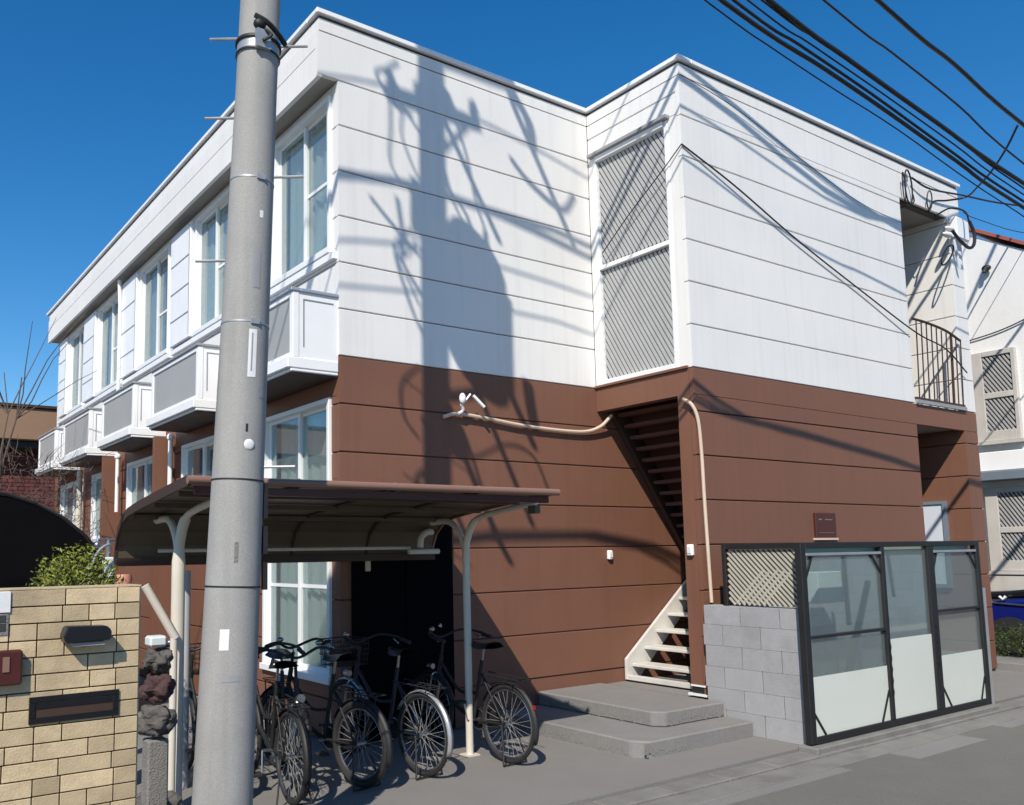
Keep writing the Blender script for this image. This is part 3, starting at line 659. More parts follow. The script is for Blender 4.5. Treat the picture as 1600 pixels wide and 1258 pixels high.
# ------------------------------------------------------------------ utility pole
PX, PY = -5.17, -1.27
pole = thing('utility_pole', 'tall grey concrete utility pole in the left foreground with steel bands', 'utility pole', (PX, PY, -.06))
def pc(z): return (PX - .112 + .0405 * min(z, 5), PY + .0, z)
def pr(z): return max(.150 - .0097 * z, .108)
Z = [-.06 + i * .6 for i in range(20)] + [11.4]
shaft = MB().tube([pc(z) for z in Z], [pr(z) for z in Z], 40).build('shaft', 'pole', pole, smooth=True)
for i, z in enumerate((3.62, 2.84, 2.03, 1.50)):
    MB().tube([pc(z - .004), pc(z + .004)], pr(z) + .0025, 40).build('steel_strap', 'polefit' if i < 2 else 'black', pole, smooth=True)
m = MB(); m.tube([pc(4.33), pc(4.42)], pr(4.4) + .006, 32); m.build('clamp_band', 'polefit', pole, smooth=True)
m = MB(); m.tube([pc(4.40), pc(4.415)], pr(4.4) + .016, 32); m.tube([pc(4.335), pc(4.345)], pr(4.4) + .012, 32); m.build('clamp_strap', 'black', pole, smooth=True)
fx = PX + .09
m = MB(); m.ell((fx - .07, PY - .125, 4.46), .035, .03, .03); m.tube(crom([(fx - .1, PY - .13, 4.5), (fx - .04, PY - .15, 4.47), (fx + .03, PY - .13, 4.44), (fx + .09, PY - .10, 4.41)]), .014, 6); m.tube(crom([(fx - .05, PY - .13, 4.44), (fx - .02, PY - .16, 4.40), (fx - .06, PY - .15, 4.36)]), .01, 6); m.build('cable_clamp', 'black', pole, smooth=True)
MB().box(fx - .09, fx - .01, PY - .14, PY - .11, 4.33, 4.43).build('tag_plate', 'polefit', pole)
def bolt(z, side, ln=.16):
    c = Vector(pc(z)); d = Vector((side * .82, -side * .57, 0)).normalized()
    MB().tube([c + d * (pr(z) - .01), c + d * (pr(z) + ln)], .0075, 6).build('step_bolt', 'polefit', pole)
for z, s_ in ((4.46, -1), (4.00, -1), (4.41, 1), (3.66, 1), (3.2, -1), (4.85, -1), (5.3, 1), (5.75, -1), (6.2, 1), (6.65, -1), (2.1, 1)): bolt(z, s_)
# curved stickers wrapped on the shaft
def wrap(z0, z1, a0, a1, m, nm='label_plate'):
    V = []; F = []; n = 6
    for i in range(n + 1):
        a = math.radians(a0 + (a1 - a0) * i / n)
        for z in (z0, z1):
            c = pc(z); rr = pr(z) + .0015; V.append((c[0] + math.cos(a) * rr, c[1] + math.sin(a) * rr, z))
    for i in range(n): F.append((2 * i, 2 * i + 2, 2 * i + 3, 2 * i + 1))
    return MB().add(V, F).build(nm, m, pole, smooth=True)
wrap(2.55, 2.80, -102, -82, 'sticker'); wrap(2.58, 2.78, -95, -91, 'greysticker', 'label_stripe')
wrap(3.02, 3.22, -98, -80, 'greysticker'); wrap(1.20, 1.30, -133, -114, 'sticker')
wrap(2.27, 2.31, -100, -95, 'black'); MB().ell((pc(2.2)[0] - .0, pc(2.2)[1] - pr(2.2), 2.205), .028, .008, .028).build('round_marker', 'sticker', pole, smooth=True)
m = MB(); a = math.radians(-25); c = pc(1.8); rr = pr(1.8) + .012
for z0, z1 in ((1.48, 1.62), (1.66, 1.8), (1.84, 2.02)): m.box(c[0] + math.cos(a) * rr - .012, c[0] + math.cos(a) * rr + .012, c[1] + math.sin(a) * rr - .012, c[1] + math.sin(a) * rr + .012, z0, z1)
m.build('cable_guard', 'black', pole)
for z in (3.62, 2.84):
    c = pc(z); MB().box(c[0] - .02, c[0] + .025, c[1] - pr(z) - .009, c[1] - pr(z) + .002, z - .012, z + .014).build('strap_buckle', 'polefit', pole)
wrap(2.45, 2.50, -70, -55, 'greysticker', 'tape_residue'); wrap(1.62, 1.72, -112, -104, 'conc_dk', 'tape_residue'); wrap(1.05, 1.08, -125, -90, 'greysticker', 'tape_residue'); wrap(3.4, 3.44, -88, -78, 'sticker', 'tape_residue')
# upper gear: transformer, crossarms, brackets (they throw the shadow on the wall)
TX = PX + .62
m = MB(); m.tube([(TX, PY, 6.98), (TX, PY, 7.02), (TX, PY, 8.2), (TX, PY, 8.28), (TX, PY, 8.34)], [.20, .25, .25, .22, .1], 28); m = m.build('transformer_tank', 'polefit', pole, smooth=True)
for i in range(8):
    a = i * PI / 4; MB().box(-.0, .05, -.006, .006, 7.1, 8.1).build('cooling_fin', 'polefit', m).matrix_local = Matrix.Translation(Vector((TX + .25 * math.cos(a), PY + .25 * math.sin(a), 0)) - W(m)) @ Matrix.Rotation(a, 4, 'Z') @ Matrix.Translation(W(m) - Vector((0, 0, 0))) @ Matrix.Translation(Vector((0, 0, 0)))
for dx in (-.12, .12): MB().tube([(TX + dx, PY, 8.28), (TX + dx, PY, 8.36), (TX + dx, PY, 8.38), (TX + dx, PY, 8.5)], [.03, .05, .03, .02], 10).build('bushing', 'sticker', m, smooth=True)
m = MB(); m.bar((PX, PY, 7.3), (TX, PY, 7.3), .06, .06); m.bar((PX, PY, 8.1), (TX, PY, 8.1), .06, .06); m.bar((PX + .1, PY - .12, 6.9), (TX + .1, PY - .12, 7.02), .05, .05); m.build('transformer_bracket', 'polefit', pole)
for (z, l0, l1) in ((9.85, -.62, .5), (10.9, -.7, .7)):
    arm = MB().box(PX + l0, PX + l1, PY - .19, PY - .13, z - .04, z + .04).build('crossarm', 'polefit', pole)
    for u in (l0 + .06, l0 + .38, l1 - .38, l1 - .06):
        MB().tube([(PX + u, PY - .16, z + .04), (PX + u, PY - .16, z + .10), (PX + u, PY - .16, z + .12), (PX + u, PY - .16, z + .17), (PX + u, PY - .16, z + .19), (PX + u, PY - .16, z + .24)], [.02, .05, .025, .05, .025, .02], 10).build('insulator', 'sticker', arm, smooth=True)
    m = MB(); m.bar((PX + l0 * .8, PY - .16, z), (PX, PY - .12, z - .55), .03, .03); m.bar((PX + l1 * .8, PY - .16, z), (PX, PY - .12, z - .55), .03, .03); m.build('arm_brace', 'polefit', arm)
m = MB(); m.tube([(PX - .22, PY - .1, 8.5), (PX - .22, PY - .1, 8.95)], .05, 10); m.tube([(PX + .28, PY + .1, 8.7), (PX + .28, PY + .1, 9.0)], .05, 10); m.box(PX - .24, PX, PY - .12, PY - .06, 8.66, 8.72); m.build('cutout_switch', 'sticker', pole)
m = MB()
def loop(pts, r): m.tube(crom([(PX + a, PY + b, z) for a, b, z in pts], 6), r, 6)
loop([(-.58, -.16, 9.95), (-.62, -.2, 9.6), (-.5, -.1, 9.05), (-.2, -.1, 8.8)], .012)
loop([(-.38, -.16, 9.95), (-.5, -.2, 9.6), (-.30, -.1, 9.2), (-.16, -.1, 8.95)], .012)
loop([(-.30, 0, 10.0), (-.42, 0, 9.9), (-.55, 0, 9.8), (-.35, 0, 9.55), (-.15, 0, 9.5)], .016)
loop([(-.05, -.1, 8.7), (-.3, -.1, 8.45), (-.36, 0, 8.1), (-.2, 0, 7.6), (-.05, 0, 7.3)], .016)
loop([(-.44, -.1, 8.75), (-.38, -.1, 8.35), (-.28, 0, 8.0), (-.1, 0, 7.75)], .02)
loop([(-.16, -.1, 8.6), (-.3, -.1, 8.25), (-.33, 0, 8.0), (-.2, 0, 7.8), (-.1, 0, 7.6)], .012)
loop([(-.1, 0, 8.1), (-.40, 0, 8.35), (-.62, -.0, 8.55)], .02)
loop([(.25, .0, 9.9), (.5, .0, 9.3), (.62, 0, 8.8), (TX - PX + .12, 0, 8.5)], .014)
loop([(.1, .0, 9.6), (.22, .0, 9.1), (.35, 0, 8.7), (TX - PX - .12, 0, 8.5)], .014)
loop([(.1, .05, 9.0), (.35, .1, 8.75), (.5, 0, 8.62), (.55, 0, 8.4)], .02)
loop([(-.1, .0, 7.0), (-.3, 0, 6.8), (-.28, 0, 6.5), (-.12, 0, 6.3)], .014)
loop([(.08, 0, 6.95), (.45, .02, 6.1), (.8, .0, 5.38), (.96, .0, 5.12)], .032)  # most loops from here on are added, shaped to cast wall shadow lines
loop([(.45, 0, 7.15), (.78, .05, 6.5), (1.12, .0, 5.78), (1.26, .0, 5.5)], .028)
loop([(.80, 0, 7.2), (1.05, .05, 6.8), (1.32, .0, 6.3)], .035)
loop([(.05, .1, 6.35), (.3, .1, 5.7), (.55, .1, 5.2)], .024)
loop([(.3, .1, 6.6), (.55, .1, 6.2), (.8, .1, 5.5), (.86, .1, 5.2)], .016)
loop([(1.25, 0, 6.95), (1.28, 0, 6.75), (1.33, 0, 6.5)], .055)
loop([(.0, 0, 6.2), (.5, 0, 6.15), (.95, 0, 6.3), (1.3, 0, 6.2), (1.5, 0, 5.85)], .014)
loop([(-.08, -.1, 6.2), (-.26, -.1, 6.05), (-.2, -.1, 5.85), (-.08, 0, 5.8)], .02)
loop([(.12, 0, 9.77), (.45, -.02, 9.2), (.86, -.05, 8.5)], .03)
loop([(1.0, -.1, 10.3), (1.06, -.1, 10.1), (1.5, -.1, 9.35), (1.85, -.1, 8.75)], .035)  # arm tip loops added for the shadow they throw
loop([(1.0, -.1, 10.3), (1.25, -.1, 10.0), (1.3, -.1, 9.7)], .05)
loop([(1.0, -.1, 9.5), (1.25, -.1, 9.3), (1.7, -.1, 9.1), (1.9, -.1, 9.3)], .03)
m.tube([(PX + .1, PY - .1, 10.32), (PX + 1.05, PY - .1, 10.32)], .04, 8)
m.build('jumpers_and_shadow_loops', 'cable', pole, smooth=True)
m = MB(); m.bar((PX + .02, PY, 6.35), (PX + .34, PY, 6.35), .05, .05); m.ell((PX + .34, PY, 6.3), .10, .08, .16); m.build('splice_closure', 'cable', pole, smooth=True)

# ------------------------------------------------------------------ overhead cables
def cable(pts, r, label, group=None, per=5, n=12):
    o = MB().tube(crom(pts, per), r, n).build('overhead_cable', 'cable', smooth=True); return tag(o, label, 'cable', group)
G = 'overhead cables along the street'
YREF = {-1.85: -1.2, -1.95: -1.3, -1.25: -1.25, -1.1: -1.35, -1.80: -1.15, -1.87: -1.22, -1.90: -1.25, -1.93: -1.28}
def run(P, y, zpole, r, lab):
    """through fitted (x,z) points, back to the pole on the left and on past the frame on the right"""
    K_ = (5.4962 + y) / (5.4962 + YREF[y]); P = [(-6.9011 + (a + 6.9011) * K_, 1.65 + (b - 1.65) * K_) for a, b in P]     # same sight lines, nearer or farther row
    y = y; x0, z0 = P[0]; x1, z1 = P[-1]; s = (z1 - P[-2][1]) / (x1 - P[-2][0])
    pts = [(PX - 26, y, zpole - 1.2), (PX - 13, y, zpole - 1.5), (PX, y, zpole)] + [(a, y, b) for a, b in P] + [(x1 + 6, y, z1 + s * 3.5), (x1 + 16, y, z1 + 1.4), (x1 + 24, y, z1 + 2.6)]
    return cable(pts, r, lab, G)
run([(-.91, 6.27), (.64, 6.13), (1.73, 6.02), (3.17, 5.85), (4.66, 5.69)], -1.85, 6.15, .017, 'lowest thick cable of the overhead bundle, nearest the roof')
run([(-.37, 6.41), (.86, 6.26), (2.52, 6.09), (4.57, 5.90)], -1.95, 6.35, .019, 'thick black cable forming the upper edge of the overhead bundle')
run([(.6, 6.79), (1.81, 6.66), (3.17, 6.49), (4.76, 6.21)], -1.25, 7.7, .011, 'single thin cable between the overhead bundle and the topmost cable')
run([(1.38, 7.03), (2.9, 6.85), (4.59, 6.61)], -1.1, 8.55, .023, 'thickest topmost overhead cable at the upper right corner')
run([(-1.05, 6.24), (-.14, 6.12), (.9, 6.02), (2.02, 5.93), (4.7, 5.63)], -1.80, 6.1, .006, 'very thin wire hanging just below the overhead bundle')
run([(-.76, 6.31), (.2, 6.22), (1.38, 6.11), (2.9, 5.93), (4.76, 5.74)], -1.87, 6.2, .012, 'medium cable just above the lowest thick cable of the bundle')
run([(-.60, 6.35), (.3, 6.26), (1.5, 6.15), (3.0, 5.99), (4.7, 5.80)], -1.90, 6.25, .007, 'thin wire in the middle of the overhead bundle')
run([(-.49, 6.40), (.47, 6.31), (1.57, 6.2), (3.0, 6.05), (4.69, 5.85)], -1.93, 6.3, .008, 'thin wire just under the upper thick cable of the bundle')
# high cables above the frame: they cast the soft shadows on the walls
for i, (z, zr_, r) in enumerate(((9.95, 8.6, .012), (9.0, 7.7, .028), (8.4, 7.7, .012))):
    cable([(PX - 26, -1.4, z - .6), (PX - 12, -1.4, z - 1.0), (PX - 3, -1.42, z - .35), (PX, -1.43, z), (-1.4, -1.4, z - .25 * (z - zr_) * 2), (2.8, -1.4, zr_), (9, -1.4, zr_ + 2.2), (25, -1.4, zr_ + 6)], r, ('high cable running along the top of the pole above the frame', 'thick high cable sloping down from the pole above the frame', 'lower thin cable running above the frame just over the transformer')[i], 'high cables above the frame')
# service drop, brackets and loops at the right end of the building
def wire(name, label, cat, pts, r, m='cable', per=7): return tag(MB().tube(crom(pts, per), r, 7).build(name, m, smooth=True), label, cat)
wire('service_cable', 'black service cable curving down from the top cable to the roof corner', 'cable', [(4.55, -1.3, 6.62), (4.7, -1.1, 6.45), (5.0, -.8, 6.35), (5.3, -.5, 6.32), (5.55, -.25, 6.33), (5.3, -.12, 6.27), (5.0, -.08, 6.2), (4.88, -.06, 6.05)], .013)
wire('service_cable', 'black cable leaving the wall bracket toward the right edge above the white house', 'cable', [(12, -.6, 7.3), (7.78, -.1, 6.74), (5.72, -.1, 6.45), (4.9, -.08, 6.36), (4.5, -.06, 6.42)], .013)
wire('service_cable', 'thin wire leaving the fitting at the building corner toward the right edge', 'cable', [(11, -.3, 6.9), (8, -.1, 6.35), (6.3, -.08, 6.22), (5.86, -.06, 6.24)], .006)
wire('wall_cable', 'black cable running diagonally down the white wall to the corridor railing', 'cable', [(-.02, -.012, 5.71), (.78, -.035, 5.45), (1.89, -.035, 5.06), (3.15, -.035, 4.68), (4.29, -.06, 4.33), (5.02, -.07, 4.2), (5.6, -.05, 3.95)], .009)
wire('wall_cable', 'thin wire crossing the upper white wall from its corner to the cable bracket', 'cable', [(0.0, -.03, 6.45), (.88, -.03, 6.34), (2.03, -.03, 6.07), (3.19, -.03, 5.82), (4.2, -.03, 5.76)], .004)
wire('wall_cable', 'short black cable crossing the grilled window from its corner', 'cable', [(-.02, -.01, 5.71), (-.045, .25, 5.5), (-.05, .7, 5.2), (-.05, 1.1, 4.9)], .006)
br = thing('cable_bracket', 'looped black cable bracket on the white wall above the upper corridor opening', 'bracket', (4.4, 0, 6.3))
def rl2(par, name, c, ry, rz, r, m='cable', tilt=0, n=22):
    P = [(c[0] + ry * math.cos(a) * math.cos(tilt) - rz * math.sin(a) * math.sin(tilt), c[1] - .02 * math.sin(a), c[2] + ry * math.cos(a) * math.sin(tilt) + rz * math.sin(a) * math.cos(tilt)) for a in [2 * PI * k / n for k in range(n)]]
    return MB().tube(P, r, 6, closed=True).build(name, m, par, smooth=True)
rl2(br, 'cable_loop', (4.40, -.06, 6.27), .09, .22, .010, tilt=.25); rl2(br, 'cable_loop', (4.30, -.05, 6.25), .03, .19, .008, tilt=.25)
MB().box(4.36, 4.44, -.04, -.001, 6.36, 6.46).build('anchor', 'polefit', br)
wire('wall_cable', 'short curved cable from the looped bracket under the corridor ceiling', 'cable', [(4.52, -.05, 6.2), (4.56, -.02, 6.1), (4.45, .15, 6.05), (4.32, .3, 6.0)], .009)
br2 = thing('service_fitting', 'cluster of cable fittings and loops at the right edge of the upper corridor opening', 'cable fitting', (5.6, 0, 6.1))
MB().tube(crom([(5.05, -.06, 6.02), (5.35, -.12, 6.17), (5.7, -.15, 6.19), (5.93, -.1, 6.1)]), .012, 6).build('cable_arm', 'cable', br2, smooth=True)
MB().tube(crom([(5.93, -.1, 6.12), (6.0, -.12, 5.95), (5.96, -.12, 5.78), (5.85, -.1, 5.72), (5.6, -.1, 5.78), (5.4, -.1, 5.88)]), .022, 8).build('drip_loop', 'cable', br2, smooth=True)
MB().box(5.55, 5.9, -.10, -.001, 5.82, 6.12).build('junction_box', 'trim', br2, bev=.01)
MB().tube([(5.50, -.06, 5.82), (5.62, -.06, 5.40)], .022, 8).build('conduit_stub', 'pale_door', br2, smooth=True)
for c, tl in (((5.38, -.08, 5.9), .3), ((5.30, -.08, 5.80), .3)): MB().ell(c, .12, .04, .035).build('insulator', 'sticker', br2, smooth=True)
rl2(br2, 'cable_loop', (5.28, -.07, 5.52), .07, .20, .012, tilt=-.75)
rl2(br2, 'cable_loop', (4.95, -.05, 6.22), .07, .12, .008, tilt=.2)

# ------------------------------------------------------------------ brick pillar wall at left
bw = thing('brick_gate_wall', 'cream brick tiled gate wall in the left foreground', 'brick wall', (-6.1, -1.5, 0))
BX1 = -5.745; BX0 = -7.1; BY = -1.5
slot = (-6.185, -5.835, .985, 1.075)
box('wall_core', 'mortar', bw, BX0, BX1 - .004, BY + .008, BY + .17, -.06, 1.518)
rowh = .0701; z = 1.525 - rowh; r_ = 0
while z > -.1:
    x = BX1; first = True
    seq = random.Random(r_ * 13 + 5)
    wd = .10 if r_ % 2 == 0 else .103
    while x > BX0:
        if first: wd = .098 if r_ % 3 != 1 else .108; first = False
        else: wd = seq.choice((.108, .108, .215, .215))
        a = max(x - wd, BX0)
        if not (a < slot[1] and x > slot[0] and z < slot[3] and z + rowh > slot[2]) or True:
            yy = BY - random.uniform(0, .004)
            MB().box(a + .0026, x - .0026, yy, BY + .009, z + .0028, z + rowh - .0028).build('brick', 'tile', bw, bev=.0015)
        x -= wd
    # end face of the wall
    MB().box(BX1 - .003, BX1 + .006, BY + .012, BY + .17, z + .002, z + rowh - .002).build('brick', 'tile', bw)
    z -= rowh; r_ += 1
box('cap_tiles', 'tile', bw, BX0, BX1 + .004, BY - .002, BY + .172, 1.525, 1.531)
ms = thing('mail_slot', 'dark metal letter slot set into the cream brick wall', 'mail slot', (-6.0, BY, 1.03))
m = MB(); m.box(-6.19, -5.83, BY - .012, BY - .003, .975, 1.0); m.box(-6.19, -5.83, BY - .012, BY - .003, 1.062, 1.085); m.box(-6.19, -6.165, BY - .012, BY - .003, 1.0, 1.062); m.box(-5.855, -5.83, BY - .012, BY - .003, 1.0, 1.062); m.build('frame', 'carblack', ms, bev=.002)
MB().box(-6.165, -5.855, BY - .006, BY - .0035, 1.0, 1.035).build('flap', 'darkbrown', ms); MB().box(-6.165, -5.855, BY - .009, BY - .006, 1.035, 1.06).build('flap_lip', 'carblack', ms)
ln = thing('wall_light', 'black box shaped lamp on the cream brick wall above the letter slot', 'wall lamp', (-5.98, BY, 1.34))
m = MB(); m.prism([(-6.08, 1.33), (-6.065, 1.37), (-5.905, 1.365), (-5.885, 1.345), (-5.885, 1.305), (-6.07, 1.30)], 'y', BY - .085, BY - .003); m.build('housing', 'carblack', ln, bev=.006)
MB().box(-6.04, -5.91, BY - .07, BY - .02, 1.285, 1.299).build('lens', 'greysticker', ln)
ic = thing('intercom', 'maroon intercom box on the cream brick wall at the left frame edge', 'intercom', (-6.27, BY, 1.21))
MB().box(-6.36, -6.225, BY - .045, BY - .003, 1.145, 1.285).build('housing', 'darkred', ic, bev=.008); MB().box(-6.30, -6.275, BY - .05, BY - .046, 1.20, 1.26).build('button_strip', 'gutter', ic)
npl = MB().box(-6.5, -6.272, BY - .012, BY - .003, 1.435, 1.521).build('name_plate', 'sticker', bev=.002); tag(npl, 'blank white name plate at the top left of the cream brick wall', 'name plate')
mw = thing('meter_window', 'small dark framed opening below the white name plate', 'meter window', (-6.35, BY, 1.4)); MB().box(-6.5, -6.278, BY - .008, BY - .003, 1.345, 1.432).build('frame', 'conc_dk', mw); MB().box(-6.49, -6.29, BY - .011, BY - .0082, 1.362, 1.392).build('slot', 'dark', mw); MB().box(-6.49, -6.29, BY - .011, BY - .0082, 1.398, 1.425).build('slot', 'dark', mw)

# ------------------------------------------------------------------ vegetation
def leaf_cloud(c, rx, ry, rz, n, size, seed, droop=.3):
    R = random.Random(seed); m = MB()
    for i in range(n):
        while True:
            p = Vector((R.uniform(-1, 1), R.uniform(-1, 1), R.uniform(-1, 1)))
            if p.length < 1 and (p.length > .35 or R.random() < .4): break
        k = 1 + .28 * noise.noise(p * 2.3 + Vector((seed, 0, 0)))
        q = Vector((c[0] + p.x * rx * k, c[1] + p.y * ry * k, c[2] + p.z * rz * k))
        a = Vector((R.gauss(0, 1), R.gauss(0, 1), R.gauss(.4, .7))).normalized(); b = a.cross(Vector((R.gauss(0, 1), R.gauss(0, 1), R.gauss(0, 1)))).normalized()
        s = size * R.uniform(.6, 1.3)
        m.add([q - a * s, q - b * s * .35, q + a * s, q + b * s * .35], [(0, 1, 2, 3)])
    return m
def stems(c, n, h, sp, seed, r=.006):
    R = random.Random(seed); m = MB()
    for i in range(n):
        a = R.uniform(0, 2 * PI); d = R.uniform(.2, 1) * sp
        m.tube([(c[0], c[1], c[2]), (c[0] + math.cos(a) * d * .5, c[1] + math.sin(a) * d * .5, c[2] + h * .55), (c[0] + math.cos(a) * d, c[1] + math.sin(a) * d, c[2] + h * R.uniform(.8, 1.05))], [r * 1.5, r, r * .4], 5)
    return m
bs = thing('garden_shrub', 'bright yellow green shrub behind the cream brick wall', 'shrub', (-5.75, .1, 0))
leaf_cloud((-5.66, .15, 1.50), .25, .26, .24, 2400, .017, 3).build('foliage', 'leaf', bs)
leaf_cloud((-5.62, .25, 1.36), .30, .30, .28, 2200, .018, 5).build('lower_foliage', 'leaf2', bs)
stems((-5.75, .2, 0), 14, 1.35, .3, 4).build('stem', 'bark', bs)
# bare tree at the far left
tr = thing('bare_tree', 'leafless thin branched tree in front of the brown building at far left', 'tree', (-4.6, 8.5, 0))
R_ = random.Random(12); twigs = MB(); trunk = MB()
def grow(p, d, l, r, lev, dst):
    pts = [p]; rr = [r]
    for k in range(4):
        d = (d + Vector((R_.gauss(0, .11), R_.gauss(0, .11), R_.gauss(.02, .06)))).normalized(); p = p + d * l / 4; pts.append(p); rr.append(r * (1 - .16 * (k + 1)))
    dst.tube(pts, rr, 6)
    if lev > 0:
        for k in range(3 if lev > 1 else 4):
            q = pts[R_.choice((2, 3, 4))]; nd = (d + Vector((R_.gauss(0, .55), R_.gauss(0, .55), R_.gauss(.1, .3)))).normalized(); grow(q, nd, l * R_.uniform(.55, .8), r * .5, lev - 1, twigs)
grow(Vector((-4.9, 8.5, 0)), Vector((0, 0, 1)), 1.75, .05, 4, trunk)
grow(Vector((-4.98, 8.45, 1.9)), Vector((.05, 0, 1)), 2.5, .022, 1, twigs); grow(Vector((-4.98, 8.45, 1.9)), Vector((.3, .1, 1)), 2.6, .02, 1, twigs)
trunk.build('trunk', 'bark', tr, smooth=True); twigs.build('crown', 'bark', tr)
# twiggy hedge at far left (grey brown twigs)
R3 = random.Random(3); m = MB()
for i in range(700):
    p = Vector((-4.35 + R3.gauss(0, .5), 8.8 + R3.gauss(0, .4), 1.6 + R3.random() * 1.6)); d = Vector((R3.gauss(0, .5), R3.gauss(0, .5), R3.gauss(.3, .6))).normalized() * R3.uniform(.12, .35)
    m.tube([p, p + d * .5 + Vector((R3.gauss(0, .02), 0, R3.gauss(0, .02))), p + d], [.005, .004, .002], 3)
hg = m.build('twiggy_hedge', 'bark', kind='stuff'); tag(hg, 'tangle of bare reddish grey twigs above the black tarp', 'twigs')

# black arched tent / tarp at far left
tt = thing('black_arched_tent', 'black arched tarpaulin shelter behind the brick wall at far left', 'tent', (-5.6, 5, 0))
prof2 = [(-6.9 + 1.55 + 1.62 * math.cos(a), max(0, 2.33 * math.sin(a) ** .8)) for a in [PI * k / 18 for k in range(19)]]
MB().prism([(u - .35, v) for u, v in prof2], 'y', 4.3, 7.2).build('tarp', 'tarp', tt, smooth=True)
MB().box(-5.95, -5.75, 4.285, 4.298, 1.55, 1.565).build('zip_handle', 'sticker', tt)
for yy in (4.3, 5.7, 7.2): MB().tube([(u - .35, yy, v + .01) for u, v in prof2], .02, 6).build('hoop', 'carblack', tt)

# brown building with burgundy brick at far left
lb = thing('brown_neighbour_house', 'tan roofed building with burgundy brick wall at far left beyond the block', 'house', (-6, 16, 0))
box('wall', 'redbrick', lb, -16, -2.4, 16.3, 24, 0, 4.3)
box('eave_underside', 'dark', lb, -16.3, -1.9, 15.85, 16.29, 4.15, 4.3)
MB().box(-16.5, -1.8, 15.7, 24.3, 4.32, 5.05).build('roof_fascia', 'roofbrown', lb, bev=.02)
box('roof_edge', 'darkbrown', lb, -16.55, -1.75, 15.65, 24.4, 5.06, 5.12)
src = None
for r_ in range(22):
    for i in range(13):
        xx = -5.2 + i * .225 + (.11 if r_ % 2 else 0); zz = 2.2 + r_ * .086
        if src is None: src = MB().box(0, .21, 16.27, 16.298, 0, .072).build('brick', 'redbrick', lb); src.location = Vector((xx, 0, zz)) - W(lb); src0 = src; 
        else:
            q = src.copy(); col.objects.link(q); q.location = Vector((xx, 0, zz)) - W(lb)
for q in lb.children:
    if q.name.startswith('brick'):
        q.data = src0.data
# shift mesh so that locations are true offsets
for v in src0.data.vertices: v.co += W(lb)
for q in lb.children:
    if q.name.startswith('brick'): q.location = q.location + Vector((0, 0, 0))
box('window', 'dark', lb, -9, -7.5, 16.2, 16.28, 1.2, 2.6)

# ------------------------------------------------------------------ white house to the right
hr = thing('white_house', 'white stucco house with grilled windows beyond the right corner', 'house', (8.4, 2, 0))
gab = [(-1.4, 0), (-1.4, 5.28), (1.35, 6.93), (4.1, 5.28), (4.1, 0)]
MB().prism(gab, 'x', 8.0, 14).build('wall', 'housewhite', hr)
for a, b in (((-1.75, 5.07), (1.0, 6.80)), ((1.35, 7.0), (4.5, 5.1))):
    p, q = Vector((11, a[0], a[1] + .12)), Vector((11, b[0], b[1] + .12)); d = q - p
    MB().obox((p + q) / 2 - Vector((0, 0, .07)), (3.06, 0, 0), d / 2, Vector((0, -d.z, d.y)).normalized() * .025).build('roof_slope', 'redroof', hr)
p, q = Vector((7.93, .98, 6.78)), Vector((7.93, 1.7, 6.98)); MB().bar((7.93, 1.35, 7.06), (7.93, .92, 6.80), .06, .10).bar((7.93, .92, 6.80), (7.93, .80, 6.62), .06, .08).build('gable_flashing', 'purple', hr)
MB().tube([(7.95, .55, 5.95), (7.88, .55, 5.97), (7.86, .56, 5.90)], .03, 8).ell((7.92, .55, 5.98), .05, .07, .05).build('vent_cap', 'black', hr)
def gwin(y0, y1, z0, z1, zm):
    m = MB(); xx = 8.0 - .08
    m.box(xx, 8, y0, y0 + .06, z0, z1); m.box(xx, 8, y1 - .18, y1, z0, z1); m.box(xx, 8, y0 + .06, y1 - .18, z1 - .08, z1); m.box(xx, 8, y0 + .06, y1 - .18, z0, z0 + .16); m.box(xx, 8, y0 + .06, y1 - .18, zm - .04, zm + .05)
    f = m.build('window', 'sash', hr, bev=.006)
    box('dark_pane', 'dark', f, 7.985, 7.995, y0 + .06, y1 - .18, z0 + .16, z1 - .08)
    slats(f, 'x', y0 + .065, y1 - .185, zm + .05, z1 - .08, 1.6, .058, .027, .008, 'grille_slat', 'slat', 7.945)
    slats(f, 'x', y0 + .065, y1 - .185, z0 + .16, zm - .04, 1.6, .058, .027, .008, 'grille_slat', 'slat', 7.945)
    box('sill', 'sash', f, 7.88, 8.0, y0 - .04, y1 + .04, z0 - .05, z0 - .002)
gwin(.27, .92, 3.24, 4.66, 3.95); gwin(-.15, .86, 1.24, 2.52, 1.86)
box('awning', 'bluegrey', hr, 7.72, 8.0, -1.3, .98, 2.62, 2.76, .01)
box('floor_band', 'trim', hr, 7.95, 8.0, -1.4, 1.2, 2.78, 3.08, .01)
m = MB(); m.tube(crom([(7.97, -.9, 5.35), (7.97, -.1, 5.12), (7.97, .5, 4.95), (7.97, 1.3, 4.85)]), .01, 6); m.build('wall_wire', 'cable', hr)
box('base_course', 'sash', hr, 7.9, 8.0, -1.4, 1.3, .88, 1.17, .01)
MB().tube([(7.9, 1.02, 0), (7.9, 1.02, 6.5)], .045, 10).build('downpipe', 'trim', hr, smooth=True)

